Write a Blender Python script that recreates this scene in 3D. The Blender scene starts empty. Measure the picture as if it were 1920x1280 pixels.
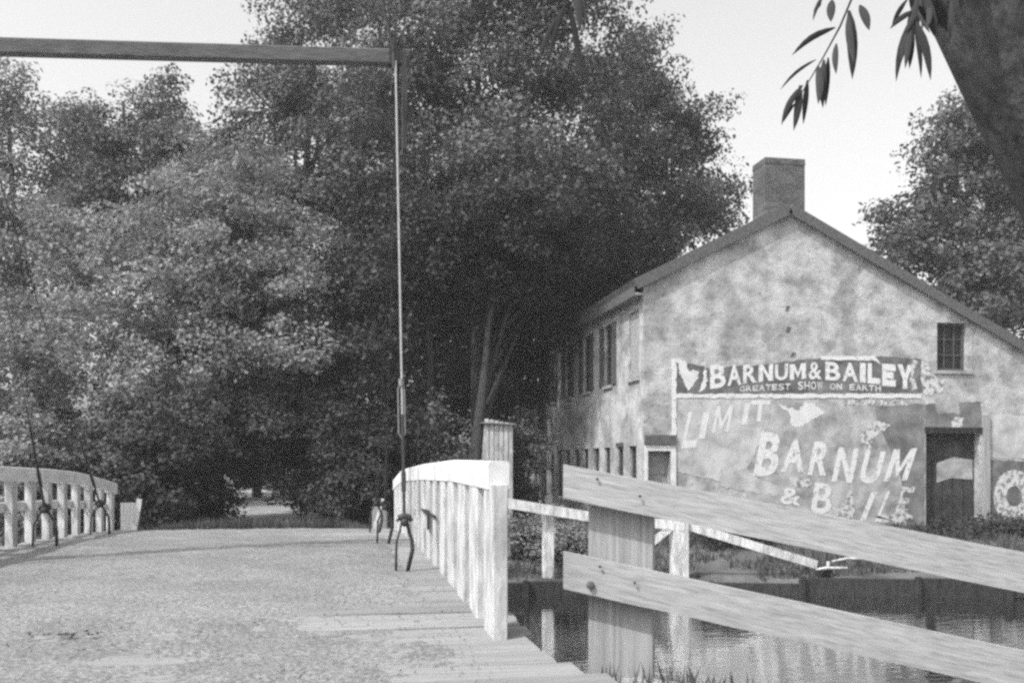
import bpy, bmesh, math, random
import numpy as np
from mathutils import Vector, Matrix

R = math.radians
rng = np.random.default_rng(7)
random.seed(7)
scene = bpy.context.scene
COL = scene.collection

# ------------------------------------------------------------------ camera
YAW = math.atan(320 / 1800)
EYE = Vector((0.0, 0.0, 2.8))
cam_d = bpy.data.cameras.new('camera')
cam_d.sensor_width = 36.0
cam_d.lens = 1800 / 1920 * 36
cam_d.shift_y = 230 / 1920
cam_d.clip_end = 2000
cam = bpy.data.objects.new('camera', cam_d)
cam.location = EYE
cam.rotation_euler = (R(90), 0, -YAW)
COL.objects.link(cam)
scene.camera = cam

# ------------------------------------------------------------------ world, sun, exposure
SUN_EL, SUN_DX, SUN_DY = R(52), -0.86, -0.50          # horizontal direction towards the sun
world = bpy.data.worlds.new('World')
scene.world = world
world.use_nodes = True
wn, wl = world.node_tree.nodes, world.node_tree.links
wn.clear()
sky = wn.new('ShaderNodeTexSky')
sky.sky_type = 'NISHITA'
sky.sun_disc = False
sky.sun_elevation = SUN_EL
sky.sun_rotation = math.atan2(SUN_DX, SUN_DY)
sky.air_density = 2.2
sky.dust_density = 5.0
sky.ozone_density = 1.0
bw = wn.new('ShaderNodeRGBToBW')                      # the plate records no colour
bg = wn.new('ShaderNodeBackground')
bg.inputs['Strength'].default_value = 0.135
wo = wn.new('ShaderNodeOutputWorld')
wl.new(sky.outputs[0], bw.inputs[0])
wl.new(bw.outputs[0], bg.inputs['Color'])
wl.new(bg.outputs[0], wo.inputs['Surface'])
sun_d = bpy.data.lights.new('sun', 'SUN')
sun_d.energy = 2.0
sun_d.angle = R(1.0)
sun_d.color = (1.0, 1.0, 1.0)
sun = bpy.data.objects.new('sun', sun_d)
hd = Vector((SUN_DX, SUN_DY, 0)).normalized()
to_sun = Vector((hd.x * math.cos(SUN_EL), hd.y * math.cos(SUN_EL), math.sin(SUN_EL)))
sun.rotation_euler = (-to_sun).to_track_quat('-Z', 'Y').to_euler()
sun.location = (0, 0, 40)
COL.objects.link(sun)
vs = scene.view_settings
vs.view_transform = 'Standard'
vs.look = 'None'
vs.exposure = 1.1
vs.gamma = 1.0
vs.use_curve_mapping = False
scene.cycles.filter_width = 2.7                         # soft old lens
scene.cycles.use_denoising = False
HAZE = 0.0008
scene.cycles.volume_bounces = 0
scene.cycles.max_bounces = 6
scene.cycles.transparent_max_bounces = 8

# ------------------------------------------------------------------ geometry helpers
CY, SY = math.cos(YAW), math.sin(YAW)
def ray(px, py):
    u, v = (px - 960) / 1800, (870 - py) / 1800
    return Vector((u * CY + SY, -u * SY + CY, v))
def atY(px, py, Y):
    d = ray(px, py); return EYE + d * (Y / d.y)
def atX(px, py, X):
    d = ray(px, py); return EYE + d * (X / d.x)
def atZ(px, py, z):
    d = ray(px, py); return EYE + d * ((z - EYE.z) / d.z)
def atD(px, py, D):
    return EYE + ray(px, py) * D

def link(name, me, parent=None, mat=None):
    o = bpy.data.objects.new(name, me)
    COL.objects.link(o)
    if parent is not None:
        o.parent = parent
    if mat is not None and me is not None and not me.materials:
        me.materials.append(mat)
    return o
def tag(o, label=None, cat=None, group=None, kind=None):
    if label: o['label'] = label
    if cat: o['category'] = cat
    if group: o['group'] = group
    if kind: o['kind'] = kind
    return o
def thing(name, loc, label, cat, group=None, rz=0.0):
    o = bpy.data.objects.new(name, None)
    o.empty_display_size = 0.2
    o.location = loc
    o.rotation_euler = (0, 0, rz)
    COL.objects.link(o)
    return tag(o, label, cat, group)

class MB:
    """collects shapes in world space, builds one mesh whose origin is org"""
    def __init__(self): self.v, self.f = [], []
    def poly(self, pts):
        n = len(self.v); self.v += [tuple(p) for p in pts]; self.f.append(tuple(range(n, n + len(pts))))
    def hexa(self, p):                                    # 4 bottom (ccw from above), 4 top
        n = len(self.v); self.v += [tuple(q) for q in p]
        for a in ((3, 2, 1, 0), (4, 5, 6, 7), (0, 1, 5, 4), (1, 2, 6, 5), (2, 3, 7, 6), (3, 0, 4, 7)):
            self.f.append(tuple(n + i for i in a))
    def box(self, x0, x1, y0, y1, z0, z1):
        self.hexa([(x0, y0, z0), (x1, y0, z0), (x1, y1, z0), (x0, y1, z0), (x0, y0, z1), (x1, y0, z1), (x1, y1, z1), (x0, y1, z1)])
    def beam(self, a, b, w, h, up=(0, 0, 1)):             # bar from a to b, w across, h along up
        a, b = Vector(a), Vector(b); d = (b - a).normalized(); u = Vector(up)
        s = d.cross(u).normalized(); u = s.cross(d).normalized()
        s *= w / 2; u *= h / 2
        self.hexa([a - s - u, a + s - u, b + s - u, b - s - u, a - s + u, a + s + u, b + s + u, b - s + u])
    def tube(self, pts, rad, seg=8, cap=True):
        pts = [Vector(p) for p in pts]
        if not hasattr(rad, '__len__'): rad = [rad] * len(pts)
        rings = []
        ref = Vector((0.31, 0.17, 0.93))
        for i, p in enumerate(pts):
            d = (pts[min(i + 1, len(pts) - 1)] - pts[max(i - 1, 0)]).normalized()
            r_ = ref if abs(d.dot(ref)) < 0.9 else Vector((1, 0, 0))
            s = d.cross(r_).normalized(); t = d.cross(s).normalized()
            n = len(self.v)
            for k in range(seg):
                a = 2 * math.pi * k / seg
                self.v.append(tuple(p + (s * math.cos(a) + t * math.sin(a)) * rad[i]))
            rings.append(n)
        for i in range(len(rings) - 1):
            for k in range(seg):
                k2 = (k + 1) % seg
                self.f.append((rings[i] + k, rings[i] + k2, rings[i + 1] + k2, rings[i + 1] + k))
        if cap:
            self.f.append(tuple(rings[0] + k for k in range(seg)))
            self.f.append(tuple(rings[-1] + k for k in reversed(range(seg))))
    def build(self, name, mat, parent=None, smooth=False, bevel=0.0, jit=0.0):
        org = Vector(parent_org(parent)) if parent is not None else Vector((0, 0, 0))
        me = bpy.data.meshes.new(name)
        me.from_pydata([tuple(Vector(p) - org) for p in self.v], [], self.f)
        if bevel or jit:
            bm = bmesh.new(); bm.from_mesh(me)
            bmesh.ops.recalc_face_normals(bm, faces=bm.faces)
            if bevel:
                bmesh.ops.bevel(bm, geom=list(bm.edges), offset=bevel, segments=1, affect='EDGES', profile=0.5)
            bm.to_mesh(me); bm.free()
        else:
            bm = bmesh.new(); bm.from_mesh(me); bmesh.ops.recalc_face_normals(bm, faces=bm.faces); bm.to_mesh(me); bm.free()
        if smooth:
            me.polygons.foreach_set('use_smooth', [True] * len(me.polygons))
        me.update()
        return link(name, me, parent, mat)
def parent_org(p):
    o = Vector((0, 0, 0))
    while p is not None:
        o += p.location; p = p.parent
    return o

# numpy value noise --------------------------------------------------
def vnoise(x, y, seed=0):
    xi, yi = np.floor(x).astype(np.int64), np.floor(y).astype(np.int64)
    xf, yf = x - xi, y - yi
    def h(a, b):
        n = (a * 374761393 + b * 668265263 + seed * 974634777) & 0x7fffffff
        n = ((n ^ (n >> 13)) * 1274126177) & 0x7fffffff
        return ((n ^ (n >> 16)) & 0xffff) / 65535.0
    u, v = xf * xf * (3 - 2 * xf), yf * yf * (3 - 2 * yf)
    return (h(xi, yi) * (1 - u) + h(xi + 1, yi) * u) * (1 - v) + (h(xi, yi + 1) * (1 - u) + h(xi + 1, yi + 1) * u) * v
def fbm(x, y, seed=0, octv=4):
    s, a, t = 0.0, 0.5, 0.0
    for i in range(octv):
        s = s + a * vnoise(x * 2 ** i, y * 2 ** i, seed + i); t += a; a *= 0.5
    return s / t
def mesh_np(name, V, F, parent=None, mat=None, smooth=False):
    """V (n,3), F (m,k) uniform polygon size"""
    me = bpy.data.meshes.new(name)
    V = np.asarray(V, dtype=np.float32); F = np.asarray(F, dtype=np.int32)
    m, k = F.shape
    me.vertices.add(len(V)); me.vertices.foreach_set('co', V.ravel())
    me.loops.add(m * k); me.loops.foreach_set('vertex_index', F.ravel())
    me.polygons.add(m)
    me.polygons.foreach_set('loop_start', np.arange(0, m * k, k, dtype=np.int32))
    me.polygons.foreach_set('loop_total', np.full(m, k, dtype=np.int32))
    if smooth: me.polygons.foreach_set('use_smooth', np.ones(m, dtype=bool))
    me.update(calc_edges=True)
    me.validate()
    return link(name, me, parent, mat)
def grid_faces(nx, ny):
    i = np.arange(nx - 1)[None, :] + np.arange(ny - 1)[:, None] * nx
    return np.stack([i, i + 1, i + 1 + nx, i + nx], -1).reshape(-1, 4)

# ------------------------------------------------------------------ materials (black and white plate: greys only)
def g(v): return (v, v, v, 1.0)
def mat(name, lo, hi, scale=6.0, stretch=(1, 1, 1), rough=0.85, bump=0.0, bscale=None, detail=6.0, rnd=0.0,
        contrast=(0.3, 0.7), second=None, spec=0.2, coords='Object', trans=0.0, rot=None, streak=None):
    m = bpy.data.materials.new(name); m.use_nodes = True
    n, l = m.node_tree.nodes, m.node_tree.links
    bs = n['Principled BSDF']; out = n['Material Output']
    bs.inputs['Roughness'].default_value = rough
    bs.inputs['Specular IOR Level'].default_value = spec
    tc = n.new('ShaderNodeTexCoord'); mp = n.new('ShaderNodeMapping'); mp.inputs['Scale'].default_value = stretch
    if rot: mp.vector_type = 'TEXTURE'; mp.inputs['Rotation'].default_value = rot; mp.inputs['Scale'].default_value = tuple(1 / q for q in stretch)
    if coords == 'World':
        ge = n.new('ShaderNodeNewGeometry'); l.new(ge.outputs['Position'], mp.inputs['Vector'])
    else:
        l.new(tc.outputs[coords], mp.inputs['Vector'])
    vec = mp.outputs['Vector']
    if rnd:
        oi = n.new('ShaderNodeObjectInfo'); ad = n.new('ShaderNodeVectorMath'); ad.operation = 'ADD'
        sc = n.new('ShaderNodeVectorMath'); sc.operation = 'SCALE'; sc.inputs[3].default_value = 37.0
        cb = n.new('ShaderNodeCombineXYZ')
        for i in range(3): l.new(oi.outputs['Random'], cb.inputs[i])
        l.new(cb.outputs[0], sc.inputs[0]); l.new(vec, ad.inputs[0]); l.new(sc.outputs[0], ad.inputs[1]); vec = ad.outputs[0]
    nz = n.new('ShaderNodeTexNoise'); nz.inputs['Scale'].default_value = scale; nz.inputs['Detail'].default_value = detail
    nz.inputs['Roughness'].default_value = 0.62
    l.new(vec, nz.inputs['Vector'])
    rp = n.new('ShaderNodeValToRGB')
    rp.color_ramp.elements[0].position, rp.color_ramp.elements[1].position = contrast
    rp.color_ramp.elements[0].color, rp.color_ramp.elements[1].color = g(lo), g(hi)
    l.new(nz.outputs['Fac'], rp.inputs['Fac'])
    col = rp.outputs['Color']
    if second:                                             # (scale, lo_mult, p0, p1) broad stains
        n2 = n.new('ShaderNodeTexNoise'); n2.inputs['Scale'].default_value = second[0]; n2.inputs['Detail'].default_value = 5.0
        l.new(vec, n2.inputs['Vector'])
        r2 = n.new('ShaderNodeValToRGB'); r2.color_ramp.elements[0].position, r2.color_ramp.elements[1].position = second[2], second[3]
        r2.color_ramp.elements[0].color, r2.color_ramp.elements[1].color = g(second[1]), g(1.0)
        l.new(n2.outputs['Fac'], r2.inputs['Fac'])
        mx = n.new('ShaderNodeMixRGB'); mx.blend_type = 'MULTIPLY'; mx.inputs[0].default_value = 1.0
        l.new(col, mx.inputs[1]); l.new(r2.outputs['Color'], mx.inputs[2]); col = mx.outputs[0]
    if streak:                                             # rain streaks and fine pitting
        for (st_, lo_, p0, p1, sc3) in (((2.2, 2.2, 0.14), streak, 0.36, 0.56, 2.0), ((1, 1, 1), 0.62, 0.33, 0.42, 9.0)):
            m3 = n.new('ShaderNodeMapping'); m3.inputs['Scale'].default_value = st_; l.new(tc.outputs['Object'], m3.inputs['Vector'])
            n3 = n.new('ShaderNodeTexNoise'); n3.inputs['Scale'].default_value = sc3; n3.inputs['Detail'].default_value = 8.0
            l.new(m3.outputs[0], n3.inputs['Vector'])
            r3 = n.new('ShaderNodeValToRGB'); r3.color_ramp.elements[0].position, r3.color_ramp.elements[1].position = p0, p1
            r3.color_ramp.elements[0].color, r3.color_ramp.elements[1].color = g(lo_), g(1.0)
            l.new(n3.outputs['Fac'], r3.inputs['Fac'])
            mx = n.new('ShaderNodeMixRGB'); mx.blend_type = 'MULTIPLY'; mx.inputs[0].default_value = 1.0
            l.new(col, mx.inputs[1]); l.new(r3.outputs['Color'], mx.inputs[2]); col = mx.outputs[0]
    if rnd:
        mr = n.new('ShaderNodeMapRange'); mr.inputs[3].default_value = 1.0 - rnd; mr.inputs[4].default_value = 1.0
        l.new(oi.outputs['Random'], mr.inputs[0])
        mx = n.new('ShaderNodeMixRGB'); mx.blend_type = 'MULTIPLY'; mx.inputs[0].default_value = 1.0
        l.new(col, mx.inputs[1]); l.new(mr.outputs[0], mx.inputs[2]); col = mx.outputs[0]
    l.new(col, bs.inputs['Base Color'])
    if bump:
        nb = n.new('ShaderNodeTexNoise'); nb.inputs['Scale'].default_value = bscale or scale * 4; nb.inputs['Detail'].default_value = 6.0
        l.new(vec, nb.inputs['Vector'])
        bp = n.new('ShaderNodeBump'); bp.inputs['Strength'].default_value = bump; bp.inputs['Distance'].default_value = 0.05
        l.new(nb.outputs['Fac'], bp.inputs['Height']); l.new(bp.outputs['Normal'], bs.inputs['Normal'])
    if trans:
        tr = n.new('ShaderNodeBsdfTranslucent'); ms = n.new('ShaderNodeMixShader'); ms.inputs[0].default_value = trans
        l.new(col, tr.inputs['Color']); l.new(bs.outputs[0], ms.inputs[1]); l.new(tr.outputs[0], ms.inputs[2]); l.new(ms.outputs[0], out.inputs['Surface'])
    return m

M = {}
M['white_paint'] = mat('white_paint', 0.46, 0.66, 5, (1, 1, 1), 0.8, 0.05, 40, second=(2.0, 0.86, 0.35, 0.5))
M['worn_white'] = mat('worn_white', 0.36, 0.56, 6, (2.5, 2.5, 0.7), 0.85, 0.12, 20, second=(3.0, 0.7, 0.35, 0.55), rnd=0.06)
M['grey_board'] = mat('grey_board', 0.25, 0.36, 2.2, (0.8, 5, 13), 0.9, 0.15, 3.0, second=(6.0, 0.78, 0.36, 0.5), rnd=0.06, rot=(0, R(10.9), R(-14)), detail=9)
M['grey_post'] = mat('grey_post', 0.24, 0.38, 2.2, (14, 14, 0.6), 0.9, 0.22, 3.0, second=(2.0, 0.75, 0.35, 0.6), rnd=0.1)
M['plank'] = mat('plank', 0.17, 0.29, 2.5, (0.6, 14, 6), 0.95, 0.3, 3.0, rnd=0.25, detail=9)
M['dirt'] = mat('dirt', 0.12, 0.28, 30, (1, 1, 1), 1.0, 0.5, 40, detail=12, contrast=(0.36, 0.64), second=(1.5, 0.82, 0.38, 0.60), spec=0.05)
M['clod'] = mat('clod', 0.10, 0.30, 3.0, rough=1.0, spec=0.05)
M['dung'] = mat('dung', 0.05, 0.12, 20, rough=1.0, bump=0.5, spec=0.05)
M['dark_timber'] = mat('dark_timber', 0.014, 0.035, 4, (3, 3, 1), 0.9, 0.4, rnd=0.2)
M['beam_timber'] = mat('beam_timber', 0.07, 0.13, 4, (1, 5, 5), 0.9, 0.3)
M['iron'] = mat('iron', 0.015, 0.04, 20, rough=0.65, spec=0.4)
M['pale_iron'] = mat('pale_iron', 0.22, 0.36, 30, rough=0.5, spec=0.5)
M['mid_iron'] = mat('mid_iron', 0.10, 0.2, 30, rough=0.5, spec=0.4)
M['plaster'] = mat('plaster', 0.22, 0.48, 1.9, (1, 1, 1.15), 0.95, 0.3, 7, detail=12, second=(0.8, 0.72, 0.44, 0.50), contrast=(0.30, 0.66), spec=0.1, streak=0.95)
M['brick'] = mat('brick', 0.06, 0.12, 7, (1, 1, 2.5), 0.95, 0.5, 22, second=(0.9, 0.75, 0.4, 0.6))
M['roof'] = mat('roof', 0.06, 0.13, 5, (1, 1, 1), 0.9, 0.5, 20)
M['verge'] = mat('verge', 0.06, 0.12, 6, (3, 3, 1), 0.9, 0.3)
M['glass_dark'] = mat('glass_dark', 0.008, 0.02, 2, rough=0.35, spec=0.4)
M['shutter'] = mat('shutter', 0.05, 0.10, 12, (1, 1, 6), 0.8, 0.3)
M['shutter_pale'] = mat('shutter_pale', 0.22, 0.33, 12, (1, 1, 6), 0.8, 0.3)
M['door_paint'] = mat('door_paint', 0.18, 0.30, 6, rough=0.85, bump=0.3)
M['dark_door'] = mat('dark_door', 0.03, 0.08, 3.0, rough=0.9, bump=0.3, second=(1.6, 0.6, 0.4, 0.6))
M['print_dark'] = mat('print_dark', 0.06, 0.2, 2.2, rough=0.9, detail=8, second=(1.2, 0.75, 0.4, 0.55), spec=0.1)
M['paper_pale'] = mat('paper_pale', 0.26, 0.46, 1.6, rough=0.95, detail=8, spec=0.1, contrast=(0.35, 0.6))
M['paper_mid'] = mat('paper_mid', 0.17, 0.40, 1.5, rough=0.95, detail=9, spec=0.1, contrast=(0.36, 0.62))
M['paper_deep'] = mat('paper_deep', 0.09, 0.22, 1.3, rough=0.95, detail=9, spec=0.1, contrast=(0.36, 0.66))
M['print_white'] = mat('print_white', 0.28, 0.56, 7.0, rough=0.95, detail=10, spec=0.1, contrast=(0.36, 0.47))
M['print_faint'] = mat('print_faint', 0.46, 0.60, 3.0, rough=0.95, detail=8, spec=0.1)
M['print_worn'] = mat('print_worn', 0.16, 0.48, 6.0, rough=0.95, detail=10, spec=0.1, contrast=(0.42, 0.52))
M['bark'] = mat('bark', 0.03, 0.07, 5, (5, 5, 1), 0.95, 0.8, 14)
M['bark_pale'] = mat('bark_pale', 0.025, 0.06, 5, (4, 4, 1), 0.95, 0.8, 14)
M['bark_rough'] = mat('bark_rough', 0.04, 0.10, 4.0, (3, 3, 0.8), 0.95, 0.9, 5, detail=8)
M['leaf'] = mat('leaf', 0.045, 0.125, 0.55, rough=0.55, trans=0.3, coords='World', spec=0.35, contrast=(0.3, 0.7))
M['leaf_pale'] = mat('leaf_pale', 0.09, 0.30, 0.45, rough=0.6, trans=0.35, coords='World', spec=0.35)  # paler leaf copy; sunlit brightness put into its colour
M['leaf_dark'] = mat('leaf_dark', 0.018, 0.05, 0.6, rough=0.6, trans=0.25, coords='World', spec=0.3)  # darker leaf copy; shade of the wood put into its colour
M['leaf_near'] = mat('leaf_near', 0.03, 0.05, 8, rough=0.7, trans=0.12, spec=0.12)
M['grass'] = mat('grass', 0.04, 0.12, 1.5, rough=0.8, trans=0.3, coords='World', spec=0.2)
M['ground'] = mat('ground', 0.06, 0.15, 1.3, rough=1.0, bump=0.8, bscale=18, coords='World', second=(0.25, 0.7, 0.4, 0.6), spec=0.05)
M['path_dirt'] = mat('path_dirt', 0.20, 0.32, 1.5, rough=1.0, bump=0.6, bscale=16, coords='World', spec=0.05)
M['mud'] = mat('mud', 0.03, 0.07, 2.5, rough=0.8, bump=0.6, bscale=14, coords='World', spec=0.3)

bm_ = M['brick'].node_tree; nn_, ll_ = bm_.nodes, bm_.links
tcb = nn_.new('ShaderNodeTexCoord'); mpb = nn_.new('ShaderNodeMapping'); mpb.inputs['Rotation'].default_value = (R(90), 0, 0)
bt_ = nn_.new('ShaderNodeTexBrick'); bt_.inputs['Scale'].default_value = 1.0; bt_.inputs['Brick Width'].default_value = 0.22; bt_.inputs['Row Height'].default_value = 0.075; bt_.inputs['Mortar Size'].default_value = 0.008
bt_.inputs['Color1'].default_value = g(0.8); bt_.inputs['Color2'].default_value = g(1.15); bt_.inputs['Mortar'].default_value = g(1.7)
mxb = nn_.new('ShaderNodeMixRGB'); mxb.blend_type = 'MULTIPLY'; mxb.inputs[0].default_value = 1.0
ll_.new(tcb.outputs['Object'], mpb.inputs[0]); ll_.new(mpb.outputs[0], bt_.inputs['Vector'])
src = nn_['Principled BSDF'].inputs['Base Color'].links[0].from_socket
ll_.new(src, mxb.inputs[1]); ll_.new(bt_.outputs['Color'], mxb.inputs[2]); ll_.new(mxb.outputs[0], nn_['Principled BSDF'].inputs['Base Color'])
# water: dark still canal with slow ripples
wm = bpy.data.materials.new('canal_water'); wm.use_nodes = True
n, l = wm.node_tree.nodes, wm.node_tree.links
bs = n['Principled BSDF']
bs.inputs['Base Color'].default_value = g(0.015)
bs.inputs['Roughness'].default_value = 0.05
bs.inputs['IOR'].default_value = 4.0
bs.inputs['Specular IOR Level'].default_value = 1.0
tc = n.new('ShaderNodeTexCoord'); mp = n.new('ShaderNodeMapping'); mp.inputs['Scale'].default_value = (0.8, 2.2, 1)
nz = n.new('ShaderNodeTexNoise'); nz.inputs['Scale'].default_value = 2.4; nz.inputs['Detail'].default_value = 3
bp = n.new('ShaderNodeBump'); bp.inputs['Strength'].default_value = 0.10; bp.inputs['Distance'].default_value = 0.05
l.new(tc.outputs['Object'], mp.inputs[0]); l.new(mp.outputs[0], nz.inputs['Vector']); l.new(nz.outputs['Fac'], bp.inputs['Height']); l.new(bp.outputs[0], bs.inputs['Normal'])
M['water'] = wm

# ------------------------------------------------------------------ terrain
def far_edge(X):        # Y of the far waterline
    X = np.asarray(X, dtype=float)
    return np.where(X > 6.9, 19.9 - 0.30 * (np.minimum(X, 30) - 6.9), 19.9 + 0.02 * (6.9 - X))
def near_edge(X):
    X = np.asarray(X, dtype=float)
    return np.where(X > 0.9, 6.45 - 0.25 * np.minimum(X - 0.9, 8), 6.45)
def smooth(t): t = np.clip(t, 0, 1); return t * t * (3 - 2 * t)
def terrain(X, Y):
    fe, ne = far_edge(X), near_edge(X)
    nz_ = (fbm(X * 0.5, Y * 0.5, 3) - 0.5)
    far_top = 0.32 + 0.55 * smooth((Y - fe) / 5.0) + 0.25 * smooth((Y - 32) / 25) + 0.16 * nz_
    # rising road ramp up to the far bridge end
    ramp = np.exp(-((X + 1.7) / 3.4) ** 4) * (1 - smooth((Y - 20.4) / 7.0))
    far_top = far_top * (1 - ramp) + 1.44 * ramp
    near_top = 1.36 - 0.15 * np.clip(X - 2.0, 0, 7) + 0.10 * nz_
    z = np.where(Y > fe, far_top, np.where(Y < ne, near_top, -1.4))
    # banks
    t = smooth((Y - (fe - 0.05)) / 0.30); z = np.where((Y > fe - 0.05) & (Y < fe + 0.30), -1.2 + (far_top + 1.2) * t, z)
    t = smooth((ne + 0.5 - Y) / 0.7); z = np.where((Y > ne - 0.2) & (Y < ne + 0.5), -1.3 + (near_top + 1.3) * t, z)
    return z
xs = np.concatenate([np.linspace(-200, -40, 16), np.linspace(-38, -8, 50), np.linspace(-7.6, 16, 180), np.linspace(16.4, 40, 40), np.linspace(44, 200, 16)])
ys = np.concatenate([np.linspace(-60, -6, 16), np.linspace(-5, 4, 24), np.linspace(4.1, 8.2, 70), np.linspace(8.8, 14.5, 10), np.linspace(14.6, 22, 120), np.linspace(22.2, 36, 60), np.linspace(37, 70, 40), np.linspace(76, 260, 20)])
GX, GY = np.meshgrid(xs, ys)
GZ = terrain(GX, GY)
ground = mesh_np('ground', np.stack([GX, GY, GZ], -1).reshape(-1, 3), grid_faces(len(xs), len(ys)), None, M['ground'], True)
tag(ground, kind='structure')
mb = MB(); mb.poly([(-199, 2, 0), (199, 2, 0), (199, 26, 0), (-199, 26, 0)])
tag(mb.build('canal_water', M['water']), kind='structure')

ax_, ay_ = np.meshgrid(np.linspace(0.6, 3.4, 40), np.linspace(2.0, 6.35, 50))
az_ = terrain(ax_, ay_) + 0.03 * (fbm(ax_ * 3, ay_ * 3, 5) - 0.35) + 0.02 - 0.25 * smooth((ax_ - 2.6 - 0.5 * fbm(ay_ * 2, ax_, 6)) / 0.8)
tag(mesh_np('path', np.stack([ax_, ay_, az_], -1).reshape(-1, 3), grid_faces(40, 50), None, M['path_dirt'], True), kind='structure')
def hgt(x, y): return float(terrain(np.array([x]), np.array([y]))[0])

# path beyond the bridge
pc = [(-1.7, 20.3), (-1.8, 26), (-2.2, 34), (-3.1, 42), (-4.2, 50), (-6.5, 64), (-10, 80)]
V = []
for i in range(90):
    t = i / 89 * (len(pc) - 1); k = min(int(t), len(pc) - 2); f = t - k
    cx = pc[k][0] * (1 - f) + pc[k + 1][0] * f; cy_ = pc[k][1] * (1 - f) + pc[k + 1][1] * f
    for j in range(9):
        s = (j / 8 - 0.5)
        w = 4.6 if cy_ < 24 else 3.4
        x = cx + s * w + 0.25 * (fbm(np.array([cy_ * 0.6]), np.array([j * 3.1]), 9)[0] - 0.5)
        V.append((x, cy_, 0))
V = np.array(V); V[:, 2] = terrain(V[:, 0], V[:, 1]) + 0.03
tag(mesh_np('path', V, grid_faces(9, 90), None, M['path_dirt'], True), kind='structure')

# ------------------------------------------------------------------ bridge
BX0, BX1 = -4.46, 1.09
def deckz(Y): return 1.665 - (0.0022 if Y < 12.5 else 0.0034) * (Y - 12.5) ** 2
def deckn(Y): return 1.665 - np.where(Y < 12.5, 0.0022, 0.0034) * (Y - 12.5) ** 2
TOPY = [4.0, 6.6, 9, 12.5, 15.7, 17.3, 18.2, 19.7, 21]
TOPZ = [2.78, 2.82, 2.84, 2.80, 2.73, 2.67, 2.60, 2.47, 2.34]
def topz(Y): return float(np.interp(Y, TOPY, TOPZ))
bridge = thing('bridge', (-1.7, 13, 0), 'low cambered canal bridge with plank deck and white picketed railings', 'bridge')
# planks
plank_meshes = []
def plank_mesh(x0, x1, w, h, i):
    me = bpy.data.meshes.new('plank')
    nseg = 6; vs_, fs = [], []
    for k in range(nseg + 1):
        x = x0 + (x1 - x0) * k / nseg
        dz = random.uniform(-0.006, 0.006); dy = random.uniform(-0.006, 0.006)
        for (yy, zz) in ((-w / 2, -h), (w / 2, -h), (w / 2, -0.008), (w / 2 - 0.012, 0), (-w / 2 + 0.012, 0), (-w / 2, -0.008)):
            vs_.append((x, yy + dy, zz + (dz if zz > -0.02 else 0)))
    for k in range(nseg):
        for j in range(6):
            a, b = k * 6 + j, k * 6 + (j + 1) % 6
            fs.append((a, b, b + 6, a + 6))
    fs.append(tuple(range(6))); fs.append(tuple(nseg * 6 + j for j in reversed(range(6))))
    me.from_pydata(vs_, [], fs); me.update()
    bm = bmesh.new(); bm.from_mesh(me); bmesh.ops.recalc_face_normals(bm, faces=bm.faces); bm.to_mesh(me); bm.free()
    me.materials.append(M['plank'])
    return me
BL = bridge.location
span_meshes = [plank_mesh(BX0 - 0.25 + 1.7, BX1 + 0.22 + 1.7, 0.285, 0.075, i) for i in range(6)]
Y = 6.62; i = 0
while Y < 20.2:
    o = link('plank', span_meshes[i % 6], bridge)
    o.location = (random.uniform(-0.04, 0.05), Y - BL.y, deckz(Y) + random.uniform(-0.006, 0.006))
    o.rotation_euler = (math.atan((-0.0044 if Y < 12.5 else -0.0068) * (Y - 12.5)), 0, random.uniform(-0.004, 0.004))
    Y += 0.30; i += 1
apron_meshes = [plank_mesh(-3.6, 2.98, 0.33, 0.075, i) for i in range(3)]
Y = 6.28; i = 0
while Y > 3.2:
    o = link('plank', apron_meshes[i % 3], bridge)
    o.location = (random.uniform(-0.05, 0.05) + (6.28 - Y) * 0.22, Y - BL.y, deckz(6.5) - 0.004 - (6.3 - Y) * 0.012)
    o.rotation_euler = (0.012, 0, 0.02 + random.uniform(-0.006, 0.006))
    Y -= 0.345; i += 1
# stringers and abutment timbers
for x in (-4.3, -2.6, -0.9, 0.9):
    mb = MB()
    yy = np.linspace(6.3, 20.3, 12)
    for a, b in zip(yy[:-1], yy[1:]):
        mb.beam((x, a, deckz(a) - 0.26), (x, b, deckz(b) - 0.26), 0.22, 0.32)
    mb.build('stringer', M['dark_timber'], bridge)
for (y0, y1) in ((6.2, 6.55), (20.0, 20.35)):
    for k in range(5):
        mb = MB(); mb.box(BX0 - 0.4, BX1 + 0.15, y0 + random.uniform(-.02, .02), y1, -1.4 + k * 0.5, -0.92 + k * 0.5)
        mb.build('abutment_timber', M['dark_timber'], bridge, bevel=0.015)
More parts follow.
